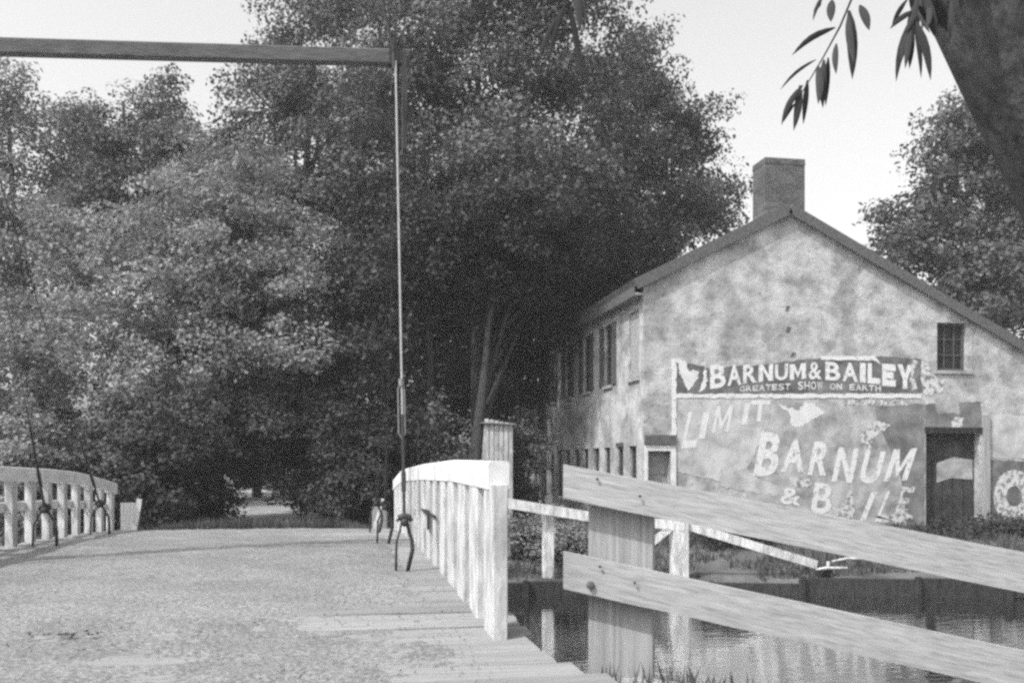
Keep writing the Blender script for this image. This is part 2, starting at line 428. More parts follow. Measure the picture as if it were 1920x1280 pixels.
# railings
def railing(X, inward, y0, y1):
    rl = bpy.data.objects.new('railing', None); COL.objects.link(rl); rl.parent = bridge; rl.location = (X - BL.x, 0, 0)
    mb = MB()
    yy = np.linspace(y0, y1 + 0.35, 34)
    def strip(zf, w, h, off, name):
        m_ = MB(); n0 = 0
        for k, y in enumerate(yy):
            z = zf(y); xo = X + off
            m_.v += [(xo - w / 2, y, z - h), (xo + w / 2, y, z - h), (xo + w / 2, y, z - 0.012), (xo + w / 2 - 0.012, y, z), (xo - w / 2 + 0.012, y, z), (xo - w / 2, y, z - 0.012)]
        for k in range(len(yy) - 1):
            for j in range(6):
                a, b = k * 6 + j, k * 6 + (j + 1) % 6
                m_.f.append((a, b, b + 6, a + 6))
        m_.f.append(tuple(range(6))); m_.f.append(tuple((len(yy) - 1) * 6 + j for j in reversed(range(6))))
        return m_.build(name, M['white_paint'], rl)
    strip(topz, 0.15, 0.20, -inward * 0.015, 'top_rail')
    strip(lambda y: 0.52 * topz(y) + 0.48 * deckz(y) + 0.05, 0.05, 0.14, -inward * 0.073, 'mid_rail')
    Y = y0 + 0.05; 
    while Y < y1 + 0.2:
        mb = MB(); w = (0.20 if inward > 0 else 0.46) + random.uniform(-0.01, 0.01); j = random.uniform(-0.008, 0.008)
        mb.box(X - 0.052, X + 0.050, Y - w / 2, Y + w / 2, deckz(Y) - 0.05, topz(Y) - 0.16)
        mb.v = [(a_ + (random.uniform(-.004, .004)), b_ + j * (3 if c_ > 2.2 else -1), c_) for a_, b_, c_ in mb.v]
        o = mb.build('picket', M['worn_white'], rl, bevel=0.006)
        Y += 0.82
    return rl
railing(BX0, 1, 6.75, 19.9)
railing(BX1, -1, 6.75, 19.2)
# iron strap with a bolt on the right railing
mb = MB(); y = 11.5; z = topz(y)
mb.box(BX1 - 0.075, BX1 - 0.062, y - 0.9, y + 0.9, 2.20, 2.235); mb.box(BX1 - 0.079, BX1 - 0.064, y - 0.06, y + 0.04, 2.02, 2.2)
mb.box(BX1 - 0.09, BX1 - 0.068, y - 0.22, y + 0.22, 2.19, 2.255)
mb.build('iron_strap', M['iron'], bridge)
# leaning wing boards at the far corners
for (px, sgn) in ((240, -1), (712, 1)):
    a = atY(px + (12 if sgn < 0 else -10), 996, 20.4); b = atY(px + (22 if sgn < 0 else 8), 935, 20.5)
    mb = MB(); mb.beam(a, b, 0.10, 0.06, (0, 1, 0)); mb.build('leaning_stake', M['worn_white'], bridge, bevel=0.006)
    c0, c1 = atY(px - 14 * 1, 0, 20.6), atY(px + 14, 0, 20.6)
    mb = MB(); mb.box(c0.x, c1.x, 20.6, 20.64, 1.25, 2.02 if sgn < 0 else 1.9); mb.build('wing_board', M['grey_post'], bridge)

# dirt trodden over the deck
nx, ny = 200, 330
dx = np.linspace(BX0 + 0.06, 2.2, nx); dy = np.concatenate([np.linspace(3.4, 9, 170), np.linspace(9.05, 20.3, 160)])
DX, DY = np.meshgrid(dx, dy)
base = np.where(DY > 6.45, deckn(DY), deckz(6.5) - (6.3 - DY) * 0.012)
hn = fbm(DX * 0.8, DY * 0.8, 11) * 0.6 + fbm(DX * 4, DY * 4, 21) * 0.25 + fbm(DX * 14, DY * 14, 31, 2) * 0.15
edge = smooth((BX1 - 0.05 - DX) / 2.0) * 0.5 + 0.12 + 0.22 * smooth((DY - 7) / 4)
lim = np.where(DY > 6.45, BX1 - 0.08, 1.15 + (6.28 - DY) * 0.22)
DZ = base + (hn - 0.62 + edge * 0.42) * 0.10 - 0.06 * smooth((DX - lim + 0.5) / 0.5) 
DZ = np.minimum(DZ, base + 0.03)
DF = grid_faces(nx, ny)
DF = DF[((DX < lim - 0.03).reshape(-1))[DF].all(1)]
dirt = mesh_np('dirt', np.stack([DX, DY, DZ], -1).reshape(-1, 3), DF, None, M['dirt'], True)
tag(dirt, 'pale trodden dirt lying over the bridge planks', 'dirt', kind='stuff')
# clods and grit on the deck
def lumps(name, P, S, material, flat=0.6):
    base_v = np.array([[1, 0, 0], [-1, 0, 0], [0, 1, 0], [0, -1, 0], [0, 0, 1], [0, 0, -1]], float)
    base_f = np.array([[0, 2, 4], [2, 1, 4], [1, 3, 4], [3, 0, 4], [2, 0, 5], [1, 2, 5], [3, 1, 5], [0, 3, 5]])
    n_ = len(P); a = rng.uniform(0, 6.28, n_); c, s = np.cos(a), np.sin(a)
    sc = S[:, None] * rng.uniform(0.6, 1.3, (n_, 3)); sc[:, 2] *= flat
    B = base_v[None] * sc[:, None, :]
    Vv = np.stack([B[..., 0] * c[:, None] - B[..., 1] * s[:, None], B[..., 0] * s[:, None] + B[..., 1] * c[:, None], B[..., 2]], -1) + P[:, None, :]
    F = base_f[None] + (np.arange(n_) * 6)[:, None, None]
    return mesh_np(name, Vv.reshape(-1, 3), F.reshape(-1, 3), None, material, True)
N = 4200
py_ = 5.0 + rng.random(N) ** 1.4 * 14.5; px_ = rng.uniform(BX0 + .2, BX1 - .15, N)
keep = fbm(px_ * 0.7, py_ * 0.7, 51) > 0.44; px_, py_ = px_[keep], py_[keep]
bz = np.where(py_ > 6.45, deckn(py_), deckz(6.5) - (6.3 - py_) * 0.012)
cl = lumps('grit', np.stack([px_, py_, bz + 0.012], -1), rng.uniform(0.004, 0.011, len(px_)), M['clod'])
tag(cl, 'loose clods and grit scattered over the bridge deck', 'grit', kind='stuff')
P = []
for (qx, qy, nn, sx) in ((110, 1193, 16, 0.12), (150, 1190, 7, 0.08)):
    c = atZ(qx, qy, 1.62)
    for k in range(nn):
        P.append((c.x + random.gauss(0, sx), c.y + random.gauss(0, sx * 0.5), deckz(max(c.y, 6.5)) + 0.035))
tag(lumps('dung', np.array(P), rng.uniform(0.012, 0.028, len(P)), M['dung'], 0.45), 'dark droppings trodden into the deck at lower left', 'droppings', kind='stuff')

# ------------------------------------------------------------------ gallows frame with hanger rods
YB = 11.2
be_r = atY(768, 110, YB); be_l = atY(-70, 96, YB)
frame = thing('gallows_frame', (be_l.x - 1.2, YB, 1.2), 'tall timber gallows with a long cross beam carrying iron hanger rods over bridge', 'gallows')
mb = MB(); mb.beam((be_l.x - 1.2, YB, be_l.z), be_r, 0.13, 0.17); mb.build('cross_beam', M['beam_timber'], frame, bevel=0.012)
mx_ = be_l.x - 1.25
mb = MB(); mb.box(mx_ - 0.16, mx_ + 0.16, YB - 0.16, YB + 0.16, -1.0, 12.0); mb.build('mast', M['dark_timber'], frame, bevel=0.012)
jib_r = atY(600, -480, YB)
mb = MB(); mb.beam((mx_, YB, jib_r.z), jib_r, 0.22, 0.24); mb.build('jib', M['beam_timber'], frame, bevel=0.012)
mb = MB(); mb.tube([atY(738, 96, YB - 0.16), atY(606, -470, YB - 0.16)], 0.018); mb.build('stay_rod', M['iron'], frame)
mb = MB(); mb.tube([(mx_, YB - 0.15, jib_r.z - 2.4), (mx_ + 2.2, YB - 0.05, jib_r.z - 0.1)], 0.06); mb.build('mast_brace', M['dark_timber'], frame)
# strap band and end iron
mb = MB(); e = be_r
mb.box(e.x - 0.24, e.x - 0.14, YB - 0.08, YB + 0.08, e.z - 0.10, e.z + 0.10); mb.build('beam_band', M['iron'], frame)
mb = MB(); mb.tube([(e.x - 0.19, YB - 0.15, e.z + 0.24), (e.x - 0.19, YB - 0.15, e.z - 0.2)], 0.022); mb.tube([(e.x - 0.19, YB - 0.18, e.z + 0.2), (e.x - 0.19, YB + 0.16, e.z + 0.2)], 0.03); mb.build('beam_eye', M['iron'], frame)
mb = MB(); mb.box(e.x - 0.09, e.x - 0.04, YB - 0.15, YB + 0.02, e.z - 1.1, e.z + 0.02); mb.build('dark_strip', M['iron'], frame)  # dark upright strip below the beam end

def hanger(sx, sy, side, up, thick=0.008, sp=0.6):
    """inverted Y stirrup on the deck with a rod running up to point up"""
    z0 = deckz(sy)
    h = 0.54
    base = Vector((sx, sy, z0 + h))
    rod = bpy.data.objects.new('hanger_rod', None); COL.objects.link(rod); rod.parent = frame; rod.location = base - frame.location
    up = Vector(up); d = (up - base)
    mb = MB(); mb.tube([base, base + d * 0.22], 0.018, 7); mb.tube([base + d * 0.06, base + d * 0.10], 0.026, 7)
    mb.build('rod_end', M['iron'], rod)
    mb = MB(); mb.tube([base + d * 0.22, up], thick, 7); mb.build('rod', M['pale_iron'] if (side > 0 and thick > 0.012) else M['iron'], rod)
    # knuckle of forged iron: flat saddle with bosses
    mb = MB(); mb.tube([base + Vector((-0.08, 0, -0.01)), base + Vector((-0.05, 0, 0.03)), base + Vector((0, 0, 0.045)), base + Vector((0.05, 0, 0.03)), base + Vector((0.08, 0, -0.01))], [0.02, 0.036, 0.04, 0.036, 0.02], 8)
    mb.tube([base + Vector((0, -0.06, -0.02)), base + Vector((0, 0.06, -0.02))], 0.045, 8)
    mb.build('knuckle', M['iron'], rod, smooth=True)
    for s, r_ in ((-1, 0.013), (1, 0.022)):
        mb = MB()
        mb.tube([base + Vector((s * 0.03, 0, -0.02)), base + Vector((s * 0.10 * sp, 0, -0.12)), base + Vector((s * 0.165 * sp, 0, -0.22)), base + Vector((s * 0.175 * sp, 0, -0.32)), base + Vector((s * 0.18 * sp - (0.06 if side > 0 and s > 0 else 0), 0, -h - 0.03))], [r_ * 0.9, r_ * 0.9, r_, r_ * 1.1, r_], 7)
        mb.build('stirrup_leg', M['iron'], rod, smooth=True)
    return rod
top_r = Vector((e.x - 0.17, YB - 0.15, e.z - 0.1))
top_l = Vector((be_l.x, YB, be_l.z - 0.1))
hanger(0.67, 10.4, 1, top_r, 0.0122, 0.5)
hanger(0.62, 14.0, 1, top_r + Vector((0.03, .1, 0)))
hanger(0.60, 17.0, 1, top_r + Vector((0.05, .2, 0)))
hanger(-4.02, 11.5, -1, top_l, 0.007, 0.85)
hanger(-3.98, 14.0, -1, top_l, 0.007, 0.85)
hanger(-4.02, 17.2, -1, top_l, 0.007, 0.85)
# turnbuckle loop on the near right rod
p0 = Vector((0.66, 10.4, deckz(10.4) + 0.54)); d = top_r - p0
mb = MB()
for s in (-1, 1):
    q = [p0 + d * t_ + Vector((s * w_, 0, 0)) for t_, w_ in ((0.285, 0.0), (0.275, 0.035), (0.18, 0.035), (0.17, 0.0))]
    mb.tube(q, 0.009, 6)
mb.tube([p0 + d * 0.28, p0 + d * 0.295], 0.03, 8)
mb.build('turnbuckle', M['mid_iron'], frame)

# ------------------------------------------------------------------ near plank fence
fence = thing('plank_fence', (1.2, 6.7, 1.3), 'weathered two-board fence sloping down to the right beside the bridge', 'fence')
def board_from(pts_top, pts_bot, D0, D1, th, name, nseg=10, wob=1.0):
    """sloped board whose face runs between two pixel edges, with real distance D0..D1 and thickness"""
    mb_v, mb_f = [], []
    for k in range(nseg + 1):
        t = k / nseg; D = D0 + (D1 - D0) * t
        jt, jb = random.uniform(-wob, wob), random.uniform(-wob, wob)
        a = atD(pts_top[0][0] * (1 - t) + pts_top[1][0] * t, pts_top[0][1] * (1 - t) + pts_top[1][1] * t + jt, D)
        b = atD(pts_bot[0][0] * (1 - t) + pts_bot[1][0] * t, pts_bot[0][1] * (1 - t) + pts_bot[1][1] * t + jb, D)
        b = Vector((a.x, a.y, b.z))
        mb_v.append((a, b))
    m_ = MB(); dirv = (mb_v[-1][0] - mb_v[0][0]); nrm = Vector((-dirv.y, dirv.x, 0)).normalized() * th
    for a, b in mb_v:
        m_.v += [tuple(b), tuple(b + nrm), tuple(a + nrm), tuple(a)]
    for k in range(nseg):
        for j in range(4):
            p, q = k * 4 + j, k * 4 + (j + 1) % 4
            m_.f.append((p, q, q + 4, p + 4))
    m_.f.append((0, 1, 2, 3)); m_.f.append(tuple(nseg * 4 + j for j in (3, 2, 1, 0)))
    return m_.build(name, M['grey_board'], fence)
board_from(((1056, 871), (2150, 1078)), ((1056, 934), (2150, 1158)), 7.0, 5.9, 0.055, 'board')
board_from(((1056, 1034), (2150, 1270)), ((1056, 1104), (2150, 1348)), 7.0, 5.9, 0.055, 'board')
def fpost(px0, px1, D, ztop, name='post'):
    a, b = atD(px0, 870, D), atD(px1, 870, D - 0.12)
    dv = (b - a).normalized(); nn = Vector((-dv.y, dv.x, 0))
    m_ = MB(); z0 = hgt(a.x, a.y) - 0.6
    a2, b2 = a + nn * 0.11, b + nn * 0.11
    m_.hexa([Vector((q.x, q.y, z0)) for q in (a, b, b2, a2)] + [Vector((q.x, q.y, zt)) for q, zt in ((a, ztop), (b, ztop - 0.06), (b2, ztop - 0.06), (a2, ztop))])
    return m_.build(name, M['grey_post'], fence, bevel=0.008)
fpost(1103, 1225, 7.10, 2.52)
fpost(2010, 2110, 6.10, 2.0)
# bolt head
c = atD(1107, 1096, 6.93); mb = MB(); mb.tube([c, c + Vector((-0.01, -0.06, 0)).normalized() * 0.02], [0.03, 0.02], 9); mb.build('bolt', M['beam_timber'], fence)

for px, py, D_ in ((1120, 898, 6.92), (1200, 930, 6.83), (1190, 1092, 6.84), (1125, 1062, 6.91)):
    c = atD(px, py, D_); mb = MB(); mb.tube([c, c + Vector((-0.003, -0.012, 0))], [0.011, 0.009], 7); mb.build('nail_head', M['iron'], fence)
# ------------------------------------------------------------------ far wing fence on the opposite bank
wing = thing('wing_fence', (4.0, 20.6, 0.5), 'white post and rail wing fence descending along the far bank', 'fence')
r0 = atD(738, 908, 20.4); r1 = atD(1100, 967, 20.6); r2 = atD(1282, 986, 20.7)
mb = MB(); mb.beam(r0, r1, 0.12, 0.21); mb.beam(r1, r2, 0.12, 0.20); mb.build('rail', M['worn_white'], wing)
for px, pz in ((1030, 960), (880, 935)):
    c = atD(px, pz, 20.65); mb = MB(); mb.box(c.x - 0.12, c.x + 0.12, c.y + 0.06, c.y + 0.22, -0.6, c.z - 0.05); mb.build('post', M['worn_white'], wing, bevel=0.01)
c = atD(1275, 980, 20.75); mb = MB(); mb.box(c.x - 0.17, c.x + 0.17, c.y - 0.1, c.y + 0.2, -1.2, c.z + 0.04); mb.build('post', M['worn_white'], wing, bevel=0.01)
b0, b1 = atD(1262, 984, 20.7), atD(1200, 1034, 20.7)
mb = MB(); mb.beam(b0, b1, 0.1, 0.16); mb.build('brace', M['worn_white'], wing)
s0, s1 = atD(1290, 985, 20.8), atD(1530, 1058, 21.3)
mb = MB(); mb.beam(s0, s1, 0.12, 0.19); mb.build('slanting_rail', M['worn_white'], wing)

# timber bank edging
xb = 2.0
bank = thing('bank_edging', (9, 19, 0), 'dark low timber edging along the far canal bank below the building', 'bank edging')
while xb < 26:
    L = random.uniform(1.6, 2.6); x2 = xb + L
    y0_, y1_ = float(far_edge(xb)) - 0.02, float(far_edge(x2)) - 0.02
    h0 = 0.26 + 0.16 * min(1, max(0, (xb - 8) / 4)) + random.uniform(-0.07, 0.05)
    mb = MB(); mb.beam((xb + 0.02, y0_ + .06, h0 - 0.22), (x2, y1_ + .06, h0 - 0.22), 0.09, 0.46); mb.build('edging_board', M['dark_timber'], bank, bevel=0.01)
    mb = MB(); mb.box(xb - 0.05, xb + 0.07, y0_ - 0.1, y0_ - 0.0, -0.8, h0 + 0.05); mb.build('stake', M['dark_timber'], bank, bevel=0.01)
    xb = x2
# mooring post
c = atD(1545, 1098, 20.9); zt = atD(1545, 1064, 20.9).z
mp_ = thing('mooring_post', (c.x, c.y, 0.2), 'short dark mooring post with pale crossed cleats at the water edge', 'mooring post')
mb = MB(); mb.tube([(c.x, c.y, -0.4), (c.x, c.y, zt - 0.03), (c.x, c.y, zt)], [0.15, 0.14, 0.11], 10); mb.build('post', M['dark_timber'], mp_)
mb = MB(); mb.tube([atD(1530, 1067, 20.7), atD(1548, 1064, 20.7), atD(1588, 1064, 20.7)], [0.02, 0.03, 0.02], 7); mb.tube([atD(1560, 1052, 21.1), atD(1590, 1046, 21.2), atD(1622, 1047, 21.2)], [0.02, 0.03, 0.02], 7)
mb.tube([atD(1553, 1066, 20.9), atD(1553, 1052, 20.9)], 0.035, 7)
mb.build('cleat', M['worn_white'], mp_)

# ------------------------------------------------------------------ warehouse
GY0 = 26.9
cor = atY(1207, 870, GY0); XW = cor.x
ridge = atY(1478, 397, GY0)
eave = atY(1207, 530, GY0)
RX, RZ = ridge.x, ridge.z
slope = (RZ - eave.z) / (RX - XW)
XE = 25.0; ZE = RZ - slope * (XE - RX)
YF = atX(1010, 870, XW).y
house = thing('warehouse', (XW + 6, GY0, 0.8), 'pale plastered two-storey canal warehouse with gable end and left wall', 'building')
print('house', XW, YF, RX, RZ, eave.z, ZE)
def wall_cut(name, poly, origin, ax_s, openings, inward, depth, material):
    """poly in (s,z); openings (s0,s1,z0,z1); plane point = origin + s*ax_s"""
    bm = bmesh.new()
    P = lambda s, z, dpt=0.0: origin + ax_s * s + Vector((0, 0, z)) + inward * dpt
    bm.faces.new([bm.verts.new(P(s, z)) for s, z in poly])
    for (s0, s1, z0, z1) in openings:
        for s in (s0, s1):
            bmesh.ops.bisect_plane(bm, geom=bm.verts[:] + bm.edges[:] + bm.faces[:], plane_co=P(s, 0), plane_no=ax_s)
        for z in (z0, z1):
            bmesh.ops.bisect_plane(bm, geom=bm.verts[:] + bm.edges[:] + bm.faces[:], plane_co=P(0, z), plane_no=(0, 0, 1))
    kill = []
    for f in bm.faces:
        c = f.calc_center_median(); s = (c - origin).dot(ax_s)
        if any(s0 < s < s1 and z0 < c.z < z1 for (s0, s1, z0, z1) in openings): kill.append(f)
    bmesh.ops.delete(bm, geom=kill, context='FACES')
    for (s0, s1, z0, z1) in openings:
        q = [(s0, z0), (s1, z0), (s1, z1), (s0, z1)]
        for k in range(4):
            a, b = q[k], q[(k + 1) % 4]
            bm.faces.new([bm.verts.new(p) for p in (P(*a), P(*b), P(*b, depth), P(*a, depth))])
    bmesh.ops.recalc_face_normals(bm, faces=bm.faces)
    org = parent_org(house)
    for v in bm.verts: v.co -= org
    me = bpy.data.meshes.new(name); bm.to_mesh(me); bm.free()
    return link(name, me, house, material)
def pr(x0, x1, y0, y1):           # gable rectangle from pixels
    a, b = atY(x0, y1, GY0), atY(x1, y0, GY0)
    return (a.x, b.x, a.z, b.z)
door1 = pr(1214, 1257, 845, 986)
win1 = pr(1757, 1812, 606, 694)
door2 = pr(1736, 1838, 812, 986)
door1 = (door1[0], door1[1], 0.7, door1[3]); door2 = (door2[0], door2[1], 0.7, door2[3])
gable = [(XW, -0.2), (XE, -0.2), (XE, ZE), (RX, RZ), (XW, eave.z)]
wall_cut('gable_wall', gable, Vector((0, GY0, 0)), Vector((1, 0, 0)), [door1, win1, door2], Vector((0, 1, 0)), 0.32, M['plaster'])
# left wall
def lw(x0, x1, y0, y1):
    a, b = atX(x1, y0, XW), atX(x0, y0, XW)
    z0, z1 = atX((x0 + x1) / 2, y1, XW).z, atX((x0 + x1) / 2, y0, XW).z
    return (a.y, b.y, z0, z1)
up_w = [lw(1186, 1198, 583, 708), lw(1134, 1148, 612, 722)]
ref = up_w[1]
wz0, wz1 = up_w[0][2], up_w[0][3]
spacing = (up_w[1][0] - up_w[0][0])
ops = []
Ys = [up_w[0][0]]
while Ys[-1] + spacing < YF - 1.4: Ys.append(Ys[-1] + spacing)
ww = 0.95
for y in Ys: ops.append((y, y + ww, wz0, wz1))
low = []
for y in Ys:
    for off in (0.25, spacing / 2 + 0.2):
        yy_ = y + off
        if yy_ + 0.7 < YF - 0.5: low.append((yy_, yy_ + 0.62, 1.45, 3.35))
wall_cut('side_wall', [(GY0, -0.2), (YF, -0.2), (YF, eave.z), (GY0, eave.z)], Vector((XW, 0, 0)), Vector((0, 1, 0)), ops + low, Vector((1, 0, 0)), 0.22, M['plaster'])
mb = MB(); mb.poly([(XW, YF, -0.2), (XE, YF, -0.2), (XE, YF, ZE), (RX, YF, RZ), (XW, YF, eave.z)]); mb.build('rear_wall', M['plaster'], house)
mb = MB(); mb.poly([(XE, GY0, -0.2), (XE, YF, -0.2), (XE, YF, ZE), (XE, GY0, ZE)]); mb.build('end_wall', M['plaster'], house)
# roof slabs
def slab(xa, za, xb, zb, name):
    nrm = Vector((-(zb - za), 0, xb - xa)).normalized()
    if nrm.z < 0: nrm = -nrm
    th = 0.20
    m_ = MB()
    p = [Vector((xa, GY0 - 0.12, za)), Vector((xb, GY0 - 0.12, zb)), Vector((xb, YF + 0.12, zb)), Vector((xa, YF + 0.12, za))]
    m_.hexa([q + nrm * 0.02 for q in p] + [q + nrm * (0.02 + th) for q in p])
    return m_.build(name, M['roof'], house)
ov = 0.28
slab(XW - ov, eave.z - slope * ov, RX - 0.001, RZ, 'roof_slope'); slab(RX + 0.001, RZ, XE + ov, ZE - slope * ov, 'roof_slope')
for (xa, za, xb, zb) in ((XW - ov, eave.z - slope * ov, RX, RZ), (RX, RZ, XE + ov, ZE - slope * ov)):
    mb = MB(); mb.beam((xa, GY0 - 0.15, za + 0.06), (xb, GY0 - 0.15, zb + 0.06), 0.05, 0.30); mb.build('verge_board', M['verge'], house)
mb = MB(); mb.box(XW - ov, XW - 0.003, GY0 - 0.05, YF, eave.z - 0.36, eave.z - 0.30); mb.build('soffit', M['grey_post'], house)
mb = MB(); mb.box(XW - ov - 0.04, XW - ov, GY0 - 0.05, YF, eave.z - 0.40, eave.z - 0.12); mb.build('fascia', M['verge'], house)
# chimney
ca, cb = atY(1435, 405, GY0 + 0.35), atY(1509, 299, GY0 + 0.35)
mb = MB(); mb.box(ca.x, cb.x, GY0 + 0.35, GY0 + 1.25, RZ - 1.0, cb.z - 0.18); 
ch = mb.build('chimney', M['brick'], house)
for k, (gx, z0, z1) in enumerate(((0.012, cb.z - 0.18, cb.z - 0.10), (0.006, cb.z - 0.10, cb.z))):
    mb = MB(); mb.box(ca.x - gx, cb.x + gx, GY0 + 0.35 - gx, GY0 + 1.25 + gx, z0, z1); mb.build('chimney_course', M['brick'], house)
# gable window
def framed(name, s0, s1, z0, z1, fw, material, depth, bars=(1, 2), pane=M['glass_dark'], fmat=None):
    m_ = MB(); y = GY0 + depth
    o = None
    fm = fmat or material
    for (a, b, c_, d_) in ((s0, s0 + fw, z0, z1), (s1 - fw, s1, z0, z1), (s0 + fw, s1 - fw, z1 - fw, z1), (s0 + fw, s1 - fw, z0, z0 + fw)):
        m_.box(a, b, y - 0.04, y + 0.04, c_, d_)
    o = m_.build(name, fm, house)
    nx_, nz_ = bars
    b_ = MB()
    for k in range(1, nx_ + 1):
        x = s0 + (s1 - s0) * k / (nx_ + 1); b_.box(x - 0.018, x + 0.018, y - 0.02, y + 0.02, z0 + fw, z1 - fw)
    for k in range(1, nz_ + 1):
        z = z0 + (z1 - z0) * k / (nz_ + 1); b_.box(s0 + fw, s1 - fw, y - 0.015, y + 0.015, z - 0.018, z + 0.018)
    if nx_ or nz_: b_.build('glazing_bar', fm, o)
    for i_ in range(nx_ + 1):
        for j_ in range(nz_ + 1):
            p_ = MB(); xa = s0 + (s1 - s0) * i_ / (nx_ + 1); xb_ = s0 + (s1 - s0) * (i_ + 1) / (nx_ + 1); za = z0 + (z1 - z0) * j_ / (nz_ + 1); zb = z0 + (z1 - z0) * (j_ + 1) / (nz_ + 1)
            p_.poly([(xa, y + 0.03, za), (xb_, y + 0.03, za), (xb_, y + 0.03, zb), (xa, y + 0.03, zb)])
            p_.build('pane', pane, o)
    return o
framed('window', *win1, 0.08, M['shutter'], 0.16, (2, 2))
mb = MB(); mb.box(win1[0] - 0.1, win1[1] + 0.22, GY0 - 0.06, GY0 + 0.1, win1[2] - 0.1, win1[2] - 0.002); mb.build('sill', M['plaster'], house)
mb = MB(); mb.box(win1[1] + 0.003, win1[1] + 0.2, GY0 - 0.025, GY0 + 0.1, win1[2], win1[3]); mb.build('window_surround', M['plaster'], house)
# left gable door with white surround
a = door1
mb = MB(); mb.box(a[0] - 0.10, a[0], GY0 - 0.05, GY0 + 0.05, 0.7, a[3] + 0.17); mb.box(a[1], a[1] + 0.16, GY0 - 0.05, GY0 + 0.05, 0.7, a[3] + 0.17); mb.box(a[0], a[1], GY0 - 0.05, GY0 + 0.05, a[3], a[3] + 0.17)
mb.build('door_surround', M['white_paint'], house)
mb = MB(); mb.box(a[0] - 0.1, a[1] + 0.16, GY0 - 0.10, GY0 - 0.001, a[3] + 0.18, a[3] + 0.46); mb.build('door_lintel', M['verge'], house)
dr = MB(); dr.box(a[0], a[1], GY0 + 0.26, GY0 + 0.31, 0.7, a[3]); do = dr.build('door', M['door_paint'], house)
for zz in (1.0, 1.75, 2.5):
    mb = MB(); mb.box(a[0] + 0.08, a[1] - 0.08, GY0 + 0.243, GY0 + 0.259, zz, zz + 0.08); mb.build('door_rail', M['door_paint'], do)
mb = MB(); mb.tube([(a[1] - 0.12, GY0 + 0.26, 1.8), (a[1] - 0.12, GY0 + 0.2, 1.8)], 0.03, 8); mb.build('door_knob', M['iron'], do)
# right double door, dark
a = door2
mb = MB(); mb.box(a[0] - 0.02, a[1] + 0.02, GY0 + 0.30, GY0 + 0.36, 0.6, a[3]); do = mb.build('door', M['dark_door'], house)
for k in range(5):
    x = a[0] + (a[1] - a[0]) * (k + 0.5) / 5
    mb = MB(); mb.box(x - 0.15, x + 0.15, GY0 + 0.275, GY0 + 0.298, 0.72, a[3] - 0.25); mb.build('door_plank', M['dark_door'], do)
mb = MB(); mb.box(a[0] - 0.05, a[1] + 0.1, GY0 - 0.045, GY0 - 0.002, a[3] + 0.003, a[3] + 0.18); mb.build('door_lintel', M['dark_timber'], house)
b = pr(1841, 1853, 778, 985); mb = MB(); mb.box(b[0], b[1], GY0 - 0.10, GY0 - 0.003, 0.7, b[3]); mb.build('door_post', M['grey_post'], house)
b = pr(1720, 1733, 755, 985)
# side wall windows: frame, shutters
for k, (y0, y1, z0, z1) in enumerate(ops):
    fr = MB(); fr.box(XW + 0.10, XW + 0.16, y0, y0 + 0.07, z0, z1); fr.box(XW + 0.10, XW + 0.16, y1 - 0.07, y1, z0, z1); fr.box(XW + 0.10, XW + 0.16, y0 + 0.07, y1 - 0.07, z1 - 0.07, z1); fr.box(XW + 0.10, XW + 0.16, y0 + 0.07, y1 - 0.07, z0, z0 + 0.07)
    fr.box(XW + 0.10, XW + 0.15, y0 + 0.07, y1 - 0.07, (z0 + z1) / 2 - 0.03, (z0 + z1) / 2 + 0.03)
    wobj = fr.build('window', M['worn_white'] if k == 0 else M['shutter'], house)
    for (za, zb) in ((z0, (z0 + z1) / 2), ((z0 + z1) / 2, z1)):
        p_ = MB(); p_.poly([(XW + 0.14, y0, za), (XW + 0.14, y1, za), (XW + 0.14, y1, zb), (XW + 0.14, y0, zb)]); p_.build('pane', M['glass_dark'], wobj)
    if k == 0:
        p_ = MB(); p_.box(XW + 0.04, XW + 0.08, y0 + 0.04, y1 - 0.04, z0 + 0.04, z1 - 0.04); p_.build('closed_shutter', M['shutter_pale'], wobj)
    else:
        p_ = MB(); p_.box(XW - 0.05, XW - 0.006, y1 + 0.02, y1 + 0.48, z0, z1); p_.build('shutter', M['shutter'], wobj)
        p_ = MB(); p_.box(XW - 0.05, XW - 0.006, y0 - 0.48, y0 - 0.02, z0, z1); p_.build('shutter', M['shutter'], wobj)
    p_ = MB(); p_.box(XW - 0.07, XW + 0.08, y0 - 0.08, y1 + 0.08, z0 - 0.1, z0 - 0.002); p_.build('sill', M['plaster'], wobj)
for k, (y0, y1, z0, z1) in enumerate(low):
    fr = MB(); fr.box(XW + 0.06, XW + 0.14, y0, y0 + 0.06, z0, z1); fr.box(XW + 0.06, XW + 0.14, y1 - 0.06, y1, z0, z1); fr.box(XW + 0.06, XW + 0.14, y0 + 0.06, y1 - 0.06, z1 - 0.06, z1)
    wobj = fr.build('window', M['shutter'], house)
    p_ = MB(); p_.poly([(XW + 0.13, y0, z0), (XW + 0.13, y1, z0), (XW + 0.13, y1, z1), (XW + 0.13, y0, z1)]); p_.build('pane', M['glass_dark'], wobj)
    p_ = MB(); p_.box(XW - 0.04, XW - 0.003, y0 - 0.06, y1 + 0.06, z1 + 0.003, z1 + 0.13); p_.build('window_lintel', M['shutter'] if k == 1 else M['plaster'], wobj)
# rain pipe at the far corner
c0, c1 = atX(1005, 655, XW - 0.3), atX(1005, 905, XW - 0.3)
mb = MB(); mb.tube([(c0.x, c0.y, 0.6), (c0.x, c0.y, c0.z)], 0.075, 8); mb.build('rain_pipe', M['worn_white'], house)
